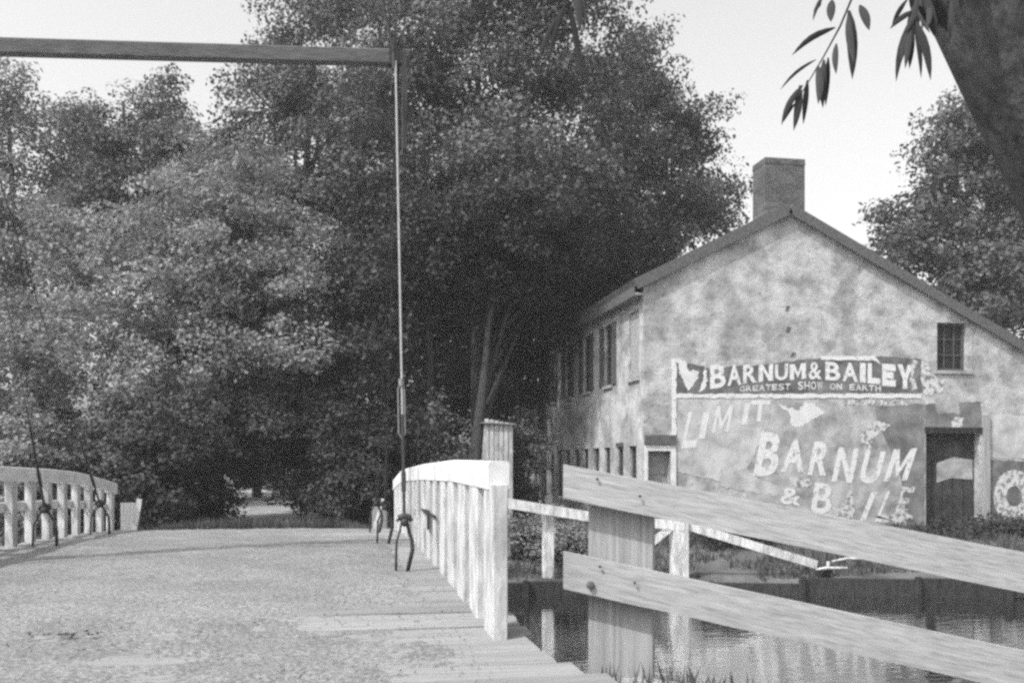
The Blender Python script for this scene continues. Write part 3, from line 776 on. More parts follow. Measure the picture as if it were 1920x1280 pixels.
# wall anchors and nail marks
for (px, py, w_, h_) in ((1476, 578, 4, 9), (1478, 618, 5, 10), (1487, 664, 5, 7)):
    b = pr(px - w_, px + w_, py - h_ / 2, py + h_ / 2)
    mb = MB(); mb.hexa([(b[0], GY0 - .02, b[2]), (b[1] - .06, GY0 - .02, b[2]), (b[1] - .06, GY0 + .02, b[2]), (b[0], GY0 + .02, b[2]), (b[0] + .05, GY0 - .02, b[3]), (b[1], GY0 - .02, b[3]), (b[1], GY0 + .02, b[3]), (b[0] + .05, GY0 + .02, b[3])])
    mb.build('wall_anchor', M['verge'] if py < 700 else M['iron'], house)

# ------------------------------------------------------------------ posters on the gable
def text_verts(s, size, shear=0.0, bold=0.0):
    cu = bpy.data.curves.new('t', 'FONT'); cu.body = s; cu.size = size; cu.shear = shear; cu.offset = bold
    cu.resolution_u = 4
    ob = bpy.data.objects.new('t', cu); COL.objects.link(ob)
    bpy.context.view_layer.update()
    dg = bpy.context.evaluated_depsgraph_get()
    me = bpy.data.meshes.new_from_object(ob.evaluated_get(dg))
    v = np.array([tuple(q.co) for q in me.vertices]); f = [tuple(p.vertices) for p in me.polygons]
    bpy.data.objects.remove(ob); bpy.data.meshes.remove(me); bpy.data.curves.remove(cu)
    return v, f
def sheet(name, pts, depth, material, parent):
    """paper sheet from gable pixels, torn outline"""
    q = []
    for i in range(len(pts)):
        a, b = pts[i], pts[(i + 1) % len(pts)]
        L = math.hypot(b[0] - a[0], b[1] - a[1]); sc_ = 'scrap' in name; n_ = max(1, int(L / (4 if sc_ else 8)))
        for k in range(n_):
            t = k / n_; j = 2.6 if sc_ else (0.3 if 'char' in name else 1.3)
            q.append((a[0] + (b[0] - a[0]) * t + random.uniform(-j, j), a[1] + (b[1] - a[1]) * t + random.uniform(-j, j)))
    m_ = MB()
    P0 = [atY(x, y, GY0) for x, y in q]
    m_.poly([(p.x, GY0 - depth, p.z) for p in P0])
    n_ = len(P0)
    for i in range(n_):
        a, b = P0[i], P0[(i + 1) % n_]
        m_.poly([(a.x, GY0 - depth, a.z), (b.x, GY0 - depth, b.z), (b.x, GY0 - 0.0005, b.z), (a.x, GY0 - 0.0005, a.z)])
    return m_.build(name, material, parent)
def glyph(ch, k):
    if ch == 'I': return [(0, 0), (1, 0), (1, 1), (0, 1)]
    if ch == 'L': return [(0, 0), (1, 0), (1, k), (k * 1.1, k), (k * 1.1, 1), (0, 1)]
    if ch == 'T': return [(.5 - k / 2, 0), (.5 + k / 2, 0), (.5 + k / 2, 1 - k), (1, 1 - k), (1, 1), (0, 1), (0, 1 - k), (.5 - k / 2, 1 - k)]
    if ch == 'E': return [(0, 0), (1, 0), (1, k), (k, k), (k, .5 - k / 2), (.85, .5 - k / 2), (.85, .5 + k / 2), (k, .5 + k / 2), (k, 1 - k), (1, 1 - k), (1, 1), (0, 1)]
    if ch == 'M': return [(0, 0), (k * .9, 0), (k * .9, .62), (.5, .08), (1 - k * .9, .62), (1 - k * .9, 0), (1, 0), (1, 1), (1 - k, 1), (.5, .42), (k, 1), (0, 1)]
    if ch == 'N': return [(0, 0), (k, 0), (k, .66), (1 - k, 0), (1, 0), (1, 1), (1 - k, 1), (1 - k, .36), (k, 1), (0, 1)]
    if ch == 'Y': return [(.5 - k / 2, 0), (.5 + k / 2, 0), (.5 + k / 2, .4), (1, 1), (1 - k * 1.1, 1), (.5, .6), (k * 1.1, 1), (0, 1), (.5 - k / 2, .4)]
    return None
def letters(name, items, depth, material, parent, join=False):
    """items: (char, px_left, px_right, py_top, py_bottom, slant, tilt, bold): each letter fitted into its pixel box on the wall"""
    m_ = MB()
    for (ch, xl, xr, yt, yb, slant, tilt, bold) in items:
        gl = glyph(ch, 0.30 if bold > 0.035 or bold == 0.028 else (0.26 if bold > 0.03 else 0.21))
        if gl: v, f = np.array([(a, b, 0) for a, b in gl]), [tuple(range(len(gl)))]
        else: v, f = text_verts(ch, 1.0, 0.0, max(bold, 0.0))
        mn, mxx = v.min(0), v.max(0)
        u = (v[:, 0] - mn[0]) / max(mxx[0] - mn[0], 1e-6); w = (v[:, 1] - mn[1]) / max(mxx[1] - mn[1], 1e-6)
        n0 = len(m_.v)
        for a, b in zip(u, w):
            px = xl + (xr - xl) * a + slant * b * (yb - yt)
            py = yb + (yt - yb) * b + tilt * (xr - xl) * a
            p = atY(px, py, GY0); m_.v.append((p.x, GY0 - depth, p.z))
        m_.f += [tuple(n0 + i for i in ff) for ff in f]
        if not join: m_.build('letter', material, parent); m_ = MB()
    if join: m_.build(name, material, parent)
def poster(px, py, label):
    p = atY(px, py, GY0)
    return thing('poster', (p.x, GY0 - 0.02, p.z), label, 'poster', 'circus bills on the gable')
# banner
po = poster(1495, 740, 'dark banner bill reading BARNUM & BAILEY across the gable')
sheet('paper', [(1266, 676), (1330, 690), (1420, 684), (1520, 672), (1640, 668), (1725, 672), (1728, 736), (1266, 738)], 0.012, M['print_dark'], po)
st = 'BARNUM'; xb0, xb1 = 1329, 1512; it = []
ws = [1.12, 1, 1, 1.05, .95, 1.15]; tot = sum(ws); x = xb0
for chh, w_ in zip(st, ws):
    w__ = (xb1 - xb0) * w_ / tot; t = ((x + w__ / 2) - 1520) / 190
    it.append((chh, x + 2, x + w__ - 1.5, 683 - 2 * t, 712 + 20 * t * t, 0.0, -0.11 * (-t) * -1 if False else -0.10, 0.028)); x += w__
it.append(('&', 1516, 1540, 679, 711, 0, 0, 0.02))
st = 'BAILEY'; ws = [1.1, 1.15, .5, .95, 1, 1.1]; tot = sum(ws); x = 1545; xb1 = 1712
for chh, w_ in zip(st, ws):
    w__ = (xb1 - x if False else (1712 - 1545) * w_ / tot); t = ((x + w__ / 2) - 1520) / 190
    it.append((chh, x + 2, x + w__ - 1.5, 676 + 7 * t, 711 + 20 * t * t, 0.0, 0.08, 0.028)); x += w__
letters('lettering', it, 0.018, M['print_white'], po)
x0_, x1_ = 1386, 1652; n_ = 22; k = 0
for word in ('GREATEST', 'SHOW', 'ON', 'EARTH'):
    it = []
    for chh in word:
        xa = x0_ + (x1_ - x0_) * k / n_; t = (xa - 1520) / 134; big = 3 if word == 'SHOW' else 0
        it.append((chh, xa + 0.8, xa + (x1_ - x0_) / n_ - 1.2, 718 - big + 6 * t * t, 730 + 4 * t * t, 0, 0, 0.012)); k += 1
    letters('small_lettering', it, 0.019, M['print_white'], po, True); k += 1
sheet('border_strip', [(1260, 738), (1728, 738), (1728, 746), (1260, 746)], 0.022, M['print_white'], po)
sheet('border_strip', [(1260, 672), (1268, 672), (1268, 842), (1260, 842)], 0.0225, M['print_white'], po)
sheet('border_strip', [(1540, 668), (1640, 667), (1652, 684), (1640, 676), (1540, 674)], 0.0225, M['print_white'], po)
sheet('torn_scrap', [(1268, 672), (1284, 676), (1292, 694), (1312, 696), (1304, 716), (1290, 732), (1280, 716), (1276, 700)], 0.017, M['print_faint'], po)
sheet('torn_scrap', [(1322, 680), (1326, 700), (1324, 720), (1316, 732), (1310, 734), (1318, 716), (1320, 698)], 0.017, M['print_faint'], po)
sheet('torn_scrap', [(1708, 672), (1724, 676), (1714, 690), (1712, 706), (1720, 728), (1710, 732), (1706, 706)], 0.017, M['print_worn'], po)
sheet('torn_scrap', [(1728, 676), (1742, 682), (1746, 706), (1772, 712), (1770, 738), (1732, 740), (1724, 716)], 0.008, M['print_worn'], po)
# LIMIT bill
po = poster(1360, 840, 'pale faded bill with slanting LIMIT lettering below the banner')
sheet('paper', [(1270, 747), (1445, 747), (1442, 790), (1430, 818), (1400, 880), (1398, 912), (1270, 884)], 0.009, M['paper_pale'], po)
letters('lettering', [('L', 1276, 1304, 772, 841, 0.22, -0.10, 0.01), ('I', 1309, 1321, 772, 822, 0.20, 0, 0.01), ('M', 1334, 1366, 762, 812, 0.18, -0.1, 0.01), ('I', 1389, 1399, 755, 796, 0.2, 0, 0.01), ('T', 1404, 1440, 750, 790, 0.12, 0, 0.01)], 0.014, M['print_faint'], po)
# BARNUM & BAILEY sheet
po = poster(1580, 900, 'large worn bill reading BARNUM and BAILEY in slanting white capitals')
sheet('paper', [(1446, 749), (1734, 748), (1733, 990), (1640, 992), (1400, 940), (1401, 880), (1432, 818), (1444, 790)], 0.010, M['paper_mid'], po)
sheet('paper_strip', [(1640, 762), (1733, 756), (1733, 986), (1700, 990), (1690, 900), (1668, 840), (1648, 800)], 0.013, M['paper_deep'], po)
sheet('torn_scrap', [(1462, 760), (1500, 768), (1508, 752), (1530, 758), (1545, 776), (1518, 790), (1500, 800), (1482, 794), (1480, 776)], 0.013, M['print_faint'], po)
sheet('torn_scrap', [(1612, 818), (1630, 800), (1646, 786), (1668, 798), (1650, 812), (1632, 830), (1630, 850), (1618, 836)], 0.0155, M['print_worn'], po)
sheet('torn_scrap', [(1348, 878), (1400, 880), (1430, 900), (1470, 912), (1466, 930), (1400, 920), (1350, 912)], 0.0135, M['paper_pale'], po)
lt = [('B', 1411, 1454, 810, 892, 0.20, 0.02), ('A', 1463, 1506, 821, 884, 0.12, 0.03), ('R', 1513, 1548, 827, 890, 0.22, 0.04), ('N', 1558, 1597, 838, 902, 0.22, 0.08), ('U', 1608, 1646, 846, 906, 0.24, 0.0), ('M', 1656, 1700, 842, 902, 0.32, -0.05)]
letters('lettering', [(c_, a_, b_, t_, bo, s_, ti, 0.034) for (c_, a_, b_, t_, bo, s_, ti) in lt], 0.017, M['print_white'], po)
lt = [('&', 1462, 1500, 912, 944, 0.1, 0.1), ('B', 1519, 1556, 904, 960, 0.15, 0.1), ('I', 1612, 1622, 922, 975, 0.4, 0.1), ('L', 1640, 1664, 920, 978, 0.4, 0.05)]
letters('lettering', [(c_, a_, b_, t_, bo, s_, ti, 0.02) for (c_, a_, b_, t_, bo, s_, ti) in lt], 0.017, M['print_white'], po)
lt = [('A', 1566, 1604, 918, 966, 0.2, 0.1), ('E', 1676, 1700, 912, 964, 0.3, 0.02)]
letters('lettering', [(c_, a_, b_, t_, bo, s_, ti, 0.012) for (c_, a_, b_, t_, bo, s_, ti) in lt], 0.017, M['print_worn'], po)
for k in range(16):                                        # a line too worn to read
    if k in (8, 13): continue
    xa = 1582 + 7.6 * k
    sheet('worn_character', [(xa, 750), (xa + 5, 750), (xa + 4.5, 760), (xa + 0.5, 760)], 0.0175, M['print_worn'], po)
for pts in ([(1480, 897), (1518, 899), (1522, 908), (1512, 914), (1484, 910)], [(1560, 952), (1600, 960), (1598, 972), (1570, 964)], [(1640, 968), (1700, 962), (1712, 970), (1690, 976), (1684, 990), (1672, 976)]):
    sheet('torn_scrap', pts, 0.0195, M['print_worn'], po)
# scraps round the right door
po = poster(1790, 790, 'torn grey bill remnants pasted above the dark right-hand door')
sheet('paper', [(1734, 758), (1838, 752), (1842, 790), (1838, 806), (1736, 800)], 0.008, M['paper_deep'], po)
sheet('torn_scrap', [(1788, 782), (1808, 782), (1798, 808), (1780, 810)], 0.012, M['print_worn'], po)
sheet('torn_scrap', [(1752, 746), (1800, 748), (1798, 776), (1756, 774)], 0.011, M['paper_mid'], po)
# dark bill with big white O
po = poster(1900, 985, 'dark bill with one big round white letter at right edge of the gable')
sheet('paper', [(1858, 862), (2060, 868), (2060, 992), (1856, 990)], 0.010, M['print_dark'], po)
letters('lettering', [('O', 1862, 1940, 880, 980, 0, 0, 0.09), ('L', 1962, 2012, 880, 980, 0, 0, 0.07)], 0.016, M['print_worn'], po)
po = poster(1895, 860, 'pale blank bill pasted above the dark one at right edge')
sheet('paper', [(1858, 778), (2060, 784), (2060, 864), (1858, 858)], 0.008, M['paper_pale'], po)
# a bill inside the right doorway
pa = atY(1788, 900, GY0)
po = thing('poster', (pa.x, GY0 + 0.26, pa.z), 'grey ragged bill on the dark right-hand door', 'poster', 'circus bills on the gable')
m_ = MB(); bx = pr(1766, 1834, 856, 905); pts_ = [(bx[0], bx[2]), (bx[0] + .5, bx[2] + .15), (bx[1], bx[2] + .1), (bx[1], bx[3] - .1), (bx[0] + .6, bx[3]), (bx[0], bx[3] - .2)]
m_.poly([(x, GY0 + 0.268, z) for x, z in pts_]); m_.build('paper', M['paper_mid'], po)

# ------------------------------------------------------------------ shed between trunks and building
sh0, sh1 = atY(908, 890, 31.0), atY(962, 785, 31.0)
shed = thing('shed', ((sh0.x + sh1.x) / 2, 31.3, 0.85), 'small pale board shed with battered side behind the bridge railing', 'shed')
nb = 6
for k in range(nb):
    x0 = sh0.x + (sh1.x - sh0.x) * k / nb; x1 = sh0.x + (sh1.x - sh0.x) * (k + 1) / nb
    t0 = 0.35 * (1 - k / nb) if k == 0 else 0
    mb = MB(); z1 = sh1.z - 0.03 * k
    mb.hexa([(x0 - 0.25 * (k == 0), 31.0, 0.7), (x1 - .01, 31.0, 0.7), (x1 - .01, 31.04, 0.7), (x0 - 0.25 * (k == 0), 31.04, 0.7), (x0 + 0.02, 31.0, z1), (x1 - .01, 31.0, z1), (x1 - .01, 31.04, z1), (x0 + .02, 31.04, z1)])
    mb.build('board', M['worn_white'], shed)
mb = MB(); mb.box(sh0.x + .03, sh1.x - .03, 31.06, 32.4, 0.7, sh1.z - 0.22); mb.build('shed_body', M['grey_post'], shed)
mb = MB(); mb.hexa([(sh0.x - .1, 30.9, sh1.z - .15), (sh1.x + .1, 30.9, sh1.z - .2), (sh1.x + .1, 32.5, sh1.z - .2 - .1), (sh0.x - .1, 32.5, sh1.z - .25), (sh0.x - .1, 31.06, sh1.z - .1), (sh1.x + .1, 31.06, sh1.z - .14), (sh1.x + .1, 32.5, sh1.z - .2), (sh0.x - .1, 32.5, sh1.z - .2)]); mb.build('roof', M['roof'], shed)

# little white paling remains and a stake by the path
def at_ground(px, D):
    p = atD(px, 900, D); return Vector((p.x, p.y, hgt(p.x, p.y)))
pf = at_ground(425, 38)
pal = thing('paling', pf, 'short run of pale palings left of the path under trees', 'fence')
for k, px in enumerate((389, 396, 413, 420, 427, 434)):
    c = at_ground(px, 38); h_ = 1.5 - 0.12 * (k % 3)
    mb = MB(); mb.box(c.x - 0.06, c.x + 0.06, c.y, c.y + 0.03, c.z - .1, c.z + h_); mb.build('pale', M['grey_post'], pal)
mb = MB(); a, b = at_ground(386, 38), at_ground(437, 38); mb.beam(a + Vector((0, .05, .9)), b + Vector((0, .05, .9)), 0.04, 0.09); mb.build('rail', M['worn_white'], pal)
c = at_ground(564, 34)
stk = thing('sign_stake', c, 'thin pale stake with a short cross arm right of the path', 'stake')
mb = MB(); mb.beam(c + Vector((0, 0, -.2)), c + Vector((-0.03, 0, 1.15)), 0.07, 0.05, (0, 1, 0)); mb.build('post', M['worn_white'], stk)
mb = MB(); mb.beam(c + Vector((-0.12, -.04, .42)), c + Vector((0.45, -.04, .40)), 0.05, 0.05); mb.build('cross_arm', M['worn_white'], stk)

# ------------------------------------------------------------------ foliage
def leaf_cloud(C, Nn, L, W, jitter=0.75):
    """C centres (n,3), Nn preferred normals (n,3), L, W sizes -> verts, quads (leaf shaped diamonds)"""
    n_ = len(C)
    nrm = Nn + rng.normal(0, jitter, (n_, 3)); nrm /= np.linalg.norm(nrm, axis=1, keepdims=True) + 1e-9
    t = rng.normal(0, 1, (n_, 3)); t[:, 2] -= 0.5
    t -= nrm * (t * nrm).sum(1, keepdims=True); t /= np.linalg.norm(t, axis=1, keepdims=True) + 1e-9
    b = np.cross(nrm, t)
    L, W = L[:, None], W[:, None]
    V = np.stack([C - t * L / 2, C + b * W / 2 + t * L * 0.05, C + t * L / 2, C - b * W / 2 + t * L * 0.05], 1)
    F = np.arange(n_ * 4).reshape(-1, 4)
    return V.reshape(-1, 3), F
def crown_points(lobes, n_total, clump=(0.5, 1.2), per=220, shell=0.55):
    """lobes: (cx,cy,cz,rx,ry,rz). Leaves gathered in clumps that sit through the outer part of each lobe."""
    vol = np.array([(l[3] * l[4] * l[5]) ** (2 / 3) for l in lobes]); vol /= vol.sum()
    Cs, Ns = [], []
    for l_, fr in zip(lobes, vol):
        nc = max(3, int(n_total * fr / per))
        d = rng.normal(0, 1, (nc, 3)); d /= np.linalg.norm(d, axis=1, keepdims=True)
        r = shell + (1 - shell) * rng.random(nc) ** 0.7
        r *= 0.84 + 0.26 * rng.random(nc) + 0.16 * (rng.random(nc) > 0.86)
        cc = np.array(l_[:3]) + d * r[:, None] * np.array(l_[3:6])
        rad = rng.uniform(*clump, nc)
        cnt = rng.poisson(per * (rad / np.mean(clump)) ** 1.5)
        for k in range(nc):
            m_ = cnt[k]
            dd = rng.normal(0, 1, (m_, 3)); dd /= np.linalg.norm(dd, axis=1, keepdims=True) + 1e-9
            rr = rng.random(m_) ** 0.45
            ax = d[k] * np.array([1, 1, 0.35]) + rng.normal(0, 0.45, 3) - np.array([0, 0, 0.15]); ax /= np.linalg.norm(ax) + 1e-9
            el = rng.uniform(0.5, 1.5)
            p = dd * rr[:, None] * rad[k] * np.array([0.95, 0.95, 0.62])
            p = p + ax[None, :] * (p @ ax)[:, None] * el
            Cs.append(cc[k] + p)
            Ns.append(dd * 0.55 + d[k] * 0.55 + np.array([0, 0, 0.5]))
    return np.concatenate(Cs), np.concatenate(Ns)
def branchy(mb, base, top, r0, lobes, nb=9, seg=8, bend=0.4):
    base, top = Vector(base), Vector(top)
    pts, rad = [], []
    off = Vector((random.uniform(-bend, bend), random.uniform(-bend, bend), 0))
    for k in range(9):
        t = k / 8
        pts.append(base.lerp(top, t) + off * math.sin(t * 3.0) + Vector((random.uniform(-.06, .06), random.uniform(-.06, .06), 0)))
        rad.append(r0 * (1.25 if k == 0 else 1.0) * (1 - 0.78 * t))
    mb.tube(pts, rad, seg)
    for i in range(nb):
        k = random.randint(3, 7); s = pts[k]
        l_ = random.choice(lobes)
        e_ = Vector((l_[0] + random.uniform(-.6, .6) * l_[3], l_[1] + random.uniform(-.6, .6) * l_[4], l_[2] + random.uniform(-.5, .5) * l_[5]))
        m1 = s.lerp(e_, 0.45) + Vector((random.uniform(-.3, .3), random.uniform(-.3, .3), 0.4))
        mb.tube([s, s.lerp(m1, .5) + Vector((0, 0, .1)), m1, m1.lerp(e_, .6), e_], [rad[k] * .6, rad[k] * .5, rad[k] * .38, rad[k] * .22, rad[k] * .06], 6)
def tree(name, label, base, top, r0, lobes, n_leaf, size, lmat, bmat=None, clump=(0.5, 1.2), per=220, nb=9, group='trees beyond the bridge', cat='tree', shell=0.55, bend=0.4):
    base = Vector(base)
    t = thing(name, base, label, cat, group)
    mb = MB(); branchy(mb, base - Vector((0, 0, .3)), top, r0, lobes, nb, 8, bend)
    mb.build('trunk', bmat or M['bark'], t, smooth=True)
    C, Nn = crown_points(lobes, n_leaf * 1.25, clump, per * 1.15, shell)
    L = rng.uniform(0.45, 1.45, len(C)) * size * 0.9; W = L * rng.uniform(0.45, 0.75, len(C))
    V, F = leaf_cloud(C, Nn, L, W)
    V = V - np.array(base)
    mesh_np('crown', V, F, t, lmat)
    return t
def lobe(px, py, D, rpx, rpy, rd=None):
    p = atD(px, py, D); k = D / 1800
    return (p.x, p.y, p.z, rpx * k, rd if rd else rpx * k * 0.9, rpy * k)

# big central trees
D = 42
b = at_ground(905, 36); 
tree('broadleaf_tree', 'tallest broad tree at centre, its crown rising out of the picture top', b, atD(900, 120, 40), 0.42,
     [lobe(860, 90, 41, 190, 150), lobe(1010, 210, 40, 170, 130), lobe(760, 260, 39, 180, 150), lobe(980, 370, 37, 190, 120), lobe(900, -80, 42, 200, 130), lobe(1080, 60, 42, 130, 120), lobe(760, 420, 40, 150, 110)],
     80000, 0.21, M['leaf'], per=260, clump=(0.6, 1.5), nb=14)
b = at_ground(1120, 52)
tree('broadleaf_tree', 'broad dark tree whose crown meets the warehouse roof and chimney', b, atD(1130, 200, 50), 0.4,
     [lobe(1150, 240, 50, 150, 150), lobe(1250, 340, 49, 115, 110), lobe(1120, 430, 48, 160, 110), lobe(1290, 250, 50, 60, 70), lobe(1320, 370, 48, 60, 60), lobe(1180, 130, 51, 70, 70), lobe(1060, 530, 47, 120, 90), lobe(1220, 450, 47, 90, 60), lobe(1290, 400, 47, 60, 45), lobe(1150, 510, 47, 80, 50)],
     60000, 0.24, M['leaf'], per=240, clump=(0.6, 1.4), nb=12)
b = at_ground(560, 46)
tree('broadleaf_tree', 'broad tree left of the hanger rod with a hazy upper crown', b, atD(590, 100, 45), 0.38,
     [lobe(620, 110, 46, 140, 120), lobe(560, 280, 44, 170, 140), lobe(690, 250, 44, 120, 120), lobe(640, -20, 47, 120, 90), lobe(520, 170, 46, 70, 60), lobe(600, 420, 43, 150, 110), lobe(500, 400, 44, 120, 90)],
     62000, 0.21, M['leaf'], per=230, clump=(0.5, 1.3), nb=10)
b = at_ground(400, 33)
tree('broadleaf_tree', 'sunlit bushy tree left of the path, lit clumps facing the bridge', b, atD(395, 420, 34), 0.26,
     [lobe(400, 450, 33, 190, 110), lobe(300, 560, 31.5, 180, 110), lobe(480, 560, 32, 150, 120), lobe(420, 340, 35, 120, 90), lobe(330, 680, 30.5, 190, 100), lobe(520, 700, 31, 130, 90)],
     60000, 0.16, M['leaf_pale'], per=240, clump=(0.4, 1.0), nb=10)
b = at_ground(230, 48)
tree('broadleaf_tree', 'tall dark tree behind left railing with ragged pointed top', b, atD(230, 190, 48), 0.36,
     [lobe(230, 330, 48, 130, 130), lobe(280, 230, 48, 60, 80), lobe(180, 240, 48, 60, 70), lobe(320, 170, 49, 30, 40), lobe(150, 420, 47, 110, 120), lobe(330, 300, 47, 90, 70), lobe(400, 340, 48, 90, 80)],
     46000, 0.2, M['leaf'], per=220, clump=(0.5, 1.2), nb=9)
b = at_ground(20, 40)
tree('broadleaf_tree', 'pale feathery tree at the left picture edge', b, atD(10, 180, 40), 0.3,
     [lobe(20, 330, 40, 110, 180), lobe(0, 180, 40, 70, 80), lobe(70, 500, 38, 120, 150), lobe(-90, 350, 40, 130, 180), lobe(40, 680, 36, 140, 130)],
     40000, 0.18, M['leaf_pale'], per=220, clump=(0.5, 1.2), nb=9)
# darker stems and crowns in the shade
b = at_ground(810, 33)
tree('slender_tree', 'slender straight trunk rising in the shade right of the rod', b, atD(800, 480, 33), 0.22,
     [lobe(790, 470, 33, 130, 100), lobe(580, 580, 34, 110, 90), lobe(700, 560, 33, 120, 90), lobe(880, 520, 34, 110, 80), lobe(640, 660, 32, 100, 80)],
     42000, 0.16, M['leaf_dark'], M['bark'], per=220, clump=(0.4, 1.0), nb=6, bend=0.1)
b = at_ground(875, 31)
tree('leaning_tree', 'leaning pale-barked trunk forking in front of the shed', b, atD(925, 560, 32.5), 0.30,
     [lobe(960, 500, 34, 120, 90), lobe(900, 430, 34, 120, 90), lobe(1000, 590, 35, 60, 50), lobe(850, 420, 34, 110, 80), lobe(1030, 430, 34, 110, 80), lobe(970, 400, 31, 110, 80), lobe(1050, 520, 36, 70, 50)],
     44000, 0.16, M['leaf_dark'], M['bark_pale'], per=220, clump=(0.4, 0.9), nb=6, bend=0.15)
b = at_ground(400, 30)
tree('slender_tree', 'thin dark trunk beside the pale palings', b, atD(402, 760, 30), 0.13,
     [lobe(400, 780, 30, 130, 60), lobe(300, 800, 29, 120, 70), lobe(500, 800, 31, 90, 50), lobe(470, 870, 32, 70, 34), lobe(540, 860, 33, 60, 36)], 28000, 0.14, M['leaf'], per=200, clump=(0.3, 0.8), nb=5, bend=0.05)
b = at_ground(985, 41)
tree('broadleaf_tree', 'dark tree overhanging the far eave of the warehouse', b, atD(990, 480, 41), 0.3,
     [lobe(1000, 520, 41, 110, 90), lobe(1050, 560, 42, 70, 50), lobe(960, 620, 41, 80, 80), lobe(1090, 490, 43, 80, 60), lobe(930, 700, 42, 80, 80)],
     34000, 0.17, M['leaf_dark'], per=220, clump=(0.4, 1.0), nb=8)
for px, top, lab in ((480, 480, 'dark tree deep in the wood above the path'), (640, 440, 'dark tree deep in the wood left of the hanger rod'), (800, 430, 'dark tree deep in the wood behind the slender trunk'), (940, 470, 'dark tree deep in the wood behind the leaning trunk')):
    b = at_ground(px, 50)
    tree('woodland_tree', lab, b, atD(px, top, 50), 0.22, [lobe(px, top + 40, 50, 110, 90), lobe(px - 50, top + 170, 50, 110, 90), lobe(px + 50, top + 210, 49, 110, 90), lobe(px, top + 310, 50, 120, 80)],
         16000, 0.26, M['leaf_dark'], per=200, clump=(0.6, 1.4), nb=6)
# right tree behind the warehouse
b = at_ground(1860, 52)
tree('broadleaf_tree', 'dense dark tree behind the right slope of the roof', b, atD(1850, 280, 52), 0.4,
     [lobe(1850, 330, 52, 130, 130), lobe(1760, 420, 51, 90, 100), lobe(1800, 250, 52, 70, 60), lobe(1900, 480, 50, 120, 110), lobe(1720, 480, 50, 60, 60), lobe(1960, 250, 53, 130, 130), lobe(1665, 395, 52, 12, 16), lobe(1840, 560, 50, 120, 80)],
     50000, 0.28, M['leaf'], per=170, clump=(0.6, 1.5), nb=10, group='trees behind the warehouse', shell=0.45)

# understorey shrubs
def shrub(label, px, D, wpx, hpx, n_leaf, lmat, size=0.13, group='undergrowth beyond the bridge', zlift=0):
    b = at_ground(px, D); k = D / 1800
    w_, h_ = wpx * k / 2, hpx * k
    lobes = []
    for i in range(4):
        ox = random.uniform(-.55, .55) * w_
        hh = h_ * random.uniform(.38, .55)
        lobes.append((b.x + ox, b.y + random.uniform(-.4, .4) * w_, b.z + hh * 0.9, w_ * random.uniform(.5, .7), w_ * 0.55, hh))
    t = thing('shrub', b, label, 'shrub', group)
    m_ = MB()
    for i in range(5):
        l_ = random.choice(lobes); e_ = Vector((l_[0], l_[1], l_[2] + l_[5] * 0.3)); s = b + Vector((random.uniform(-.2, .2), random.uniform(-.2, .2), -0.1))
        m_.tube([s, s.lerp(e_, .5) + Vector((random.uniform(-.1, .1), 0, .1)), e_], [0.04, 0.028, 0.008], 5)
    m_.build('stem', M['bark'], t, smooth=True)
    C, Nn = crown_points(lobes, n_leaf, (0.22, 0.55), 130, 0.4)
    keep = C[:, 2] > terrain(C[:, 0], C[:, 1]) - 0.02
    C, Nn = C[keep], Nn[keep]
    L = rng.uniform(.7, 1.3, len(C)) * size; V, F = leaf_cloud(C, Nn, L, L * 0.6)
    mesh_np('foliage', V - np.array(b), F, t, lmat)
    return t
shrub('broad leafy shrub behind the near end of the left railing', 40, 27, 260, 260, 16000, M['leaf_pale'], 0.14)
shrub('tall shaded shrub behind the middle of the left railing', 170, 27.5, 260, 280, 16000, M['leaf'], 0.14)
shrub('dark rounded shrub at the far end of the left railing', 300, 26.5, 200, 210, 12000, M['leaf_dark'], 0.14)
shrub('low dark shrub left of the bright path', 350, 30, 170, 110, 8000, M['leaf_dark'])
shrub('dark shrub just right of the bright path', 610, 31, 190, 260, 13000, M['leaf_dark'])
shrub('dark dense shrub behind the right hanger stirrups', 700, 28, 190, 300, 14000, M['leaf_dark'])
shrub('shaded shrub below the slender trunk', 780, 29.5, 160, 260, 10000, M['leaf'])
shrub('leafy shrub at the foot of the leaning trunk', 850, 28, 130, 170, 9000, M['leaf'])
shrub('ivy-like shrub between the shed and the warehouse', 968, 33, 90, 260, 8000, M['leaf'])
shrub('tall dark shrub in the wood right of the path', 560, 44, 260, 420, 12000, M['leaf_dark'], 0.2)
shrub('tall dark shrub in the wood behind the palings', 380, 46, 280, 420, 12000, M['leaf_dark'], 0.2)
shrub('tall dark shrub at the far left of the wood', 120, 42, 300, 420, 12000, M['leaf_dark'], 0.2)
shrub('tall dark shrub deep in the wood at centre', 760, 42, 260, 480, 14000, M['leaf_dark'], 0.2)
shrub('low weedy shrub behind the white wing fence post', 985, 22.6, 120, 90, 6000, M['leaf_pale'], 0.09, 'weeds on the far bank')
shrub('low weedy shrub right of the white wing fence post', 1075, 22.4, 110, 80, 6000, M['leaf_pale'], 0.09, 'weeds on the far bank')
shrub('low weeds at the foot of the slanting white rail', 1400, 24.0, 200, 50, 7000, M['leaf_dark'], 0.09, 'weeds on the far bank')
shrub('dark weeds under the right-hand door of the warehouse', 1760, 25.6, 200, 26, 4000, M['leaf_dark'], 0.09, 'weeds on the far bank')
shrub('dark weeds below the big round letter', 1890, 25.4, 160, 30, 4000, M['leaf_dark'], 0.09, 'weeds on the far bank')

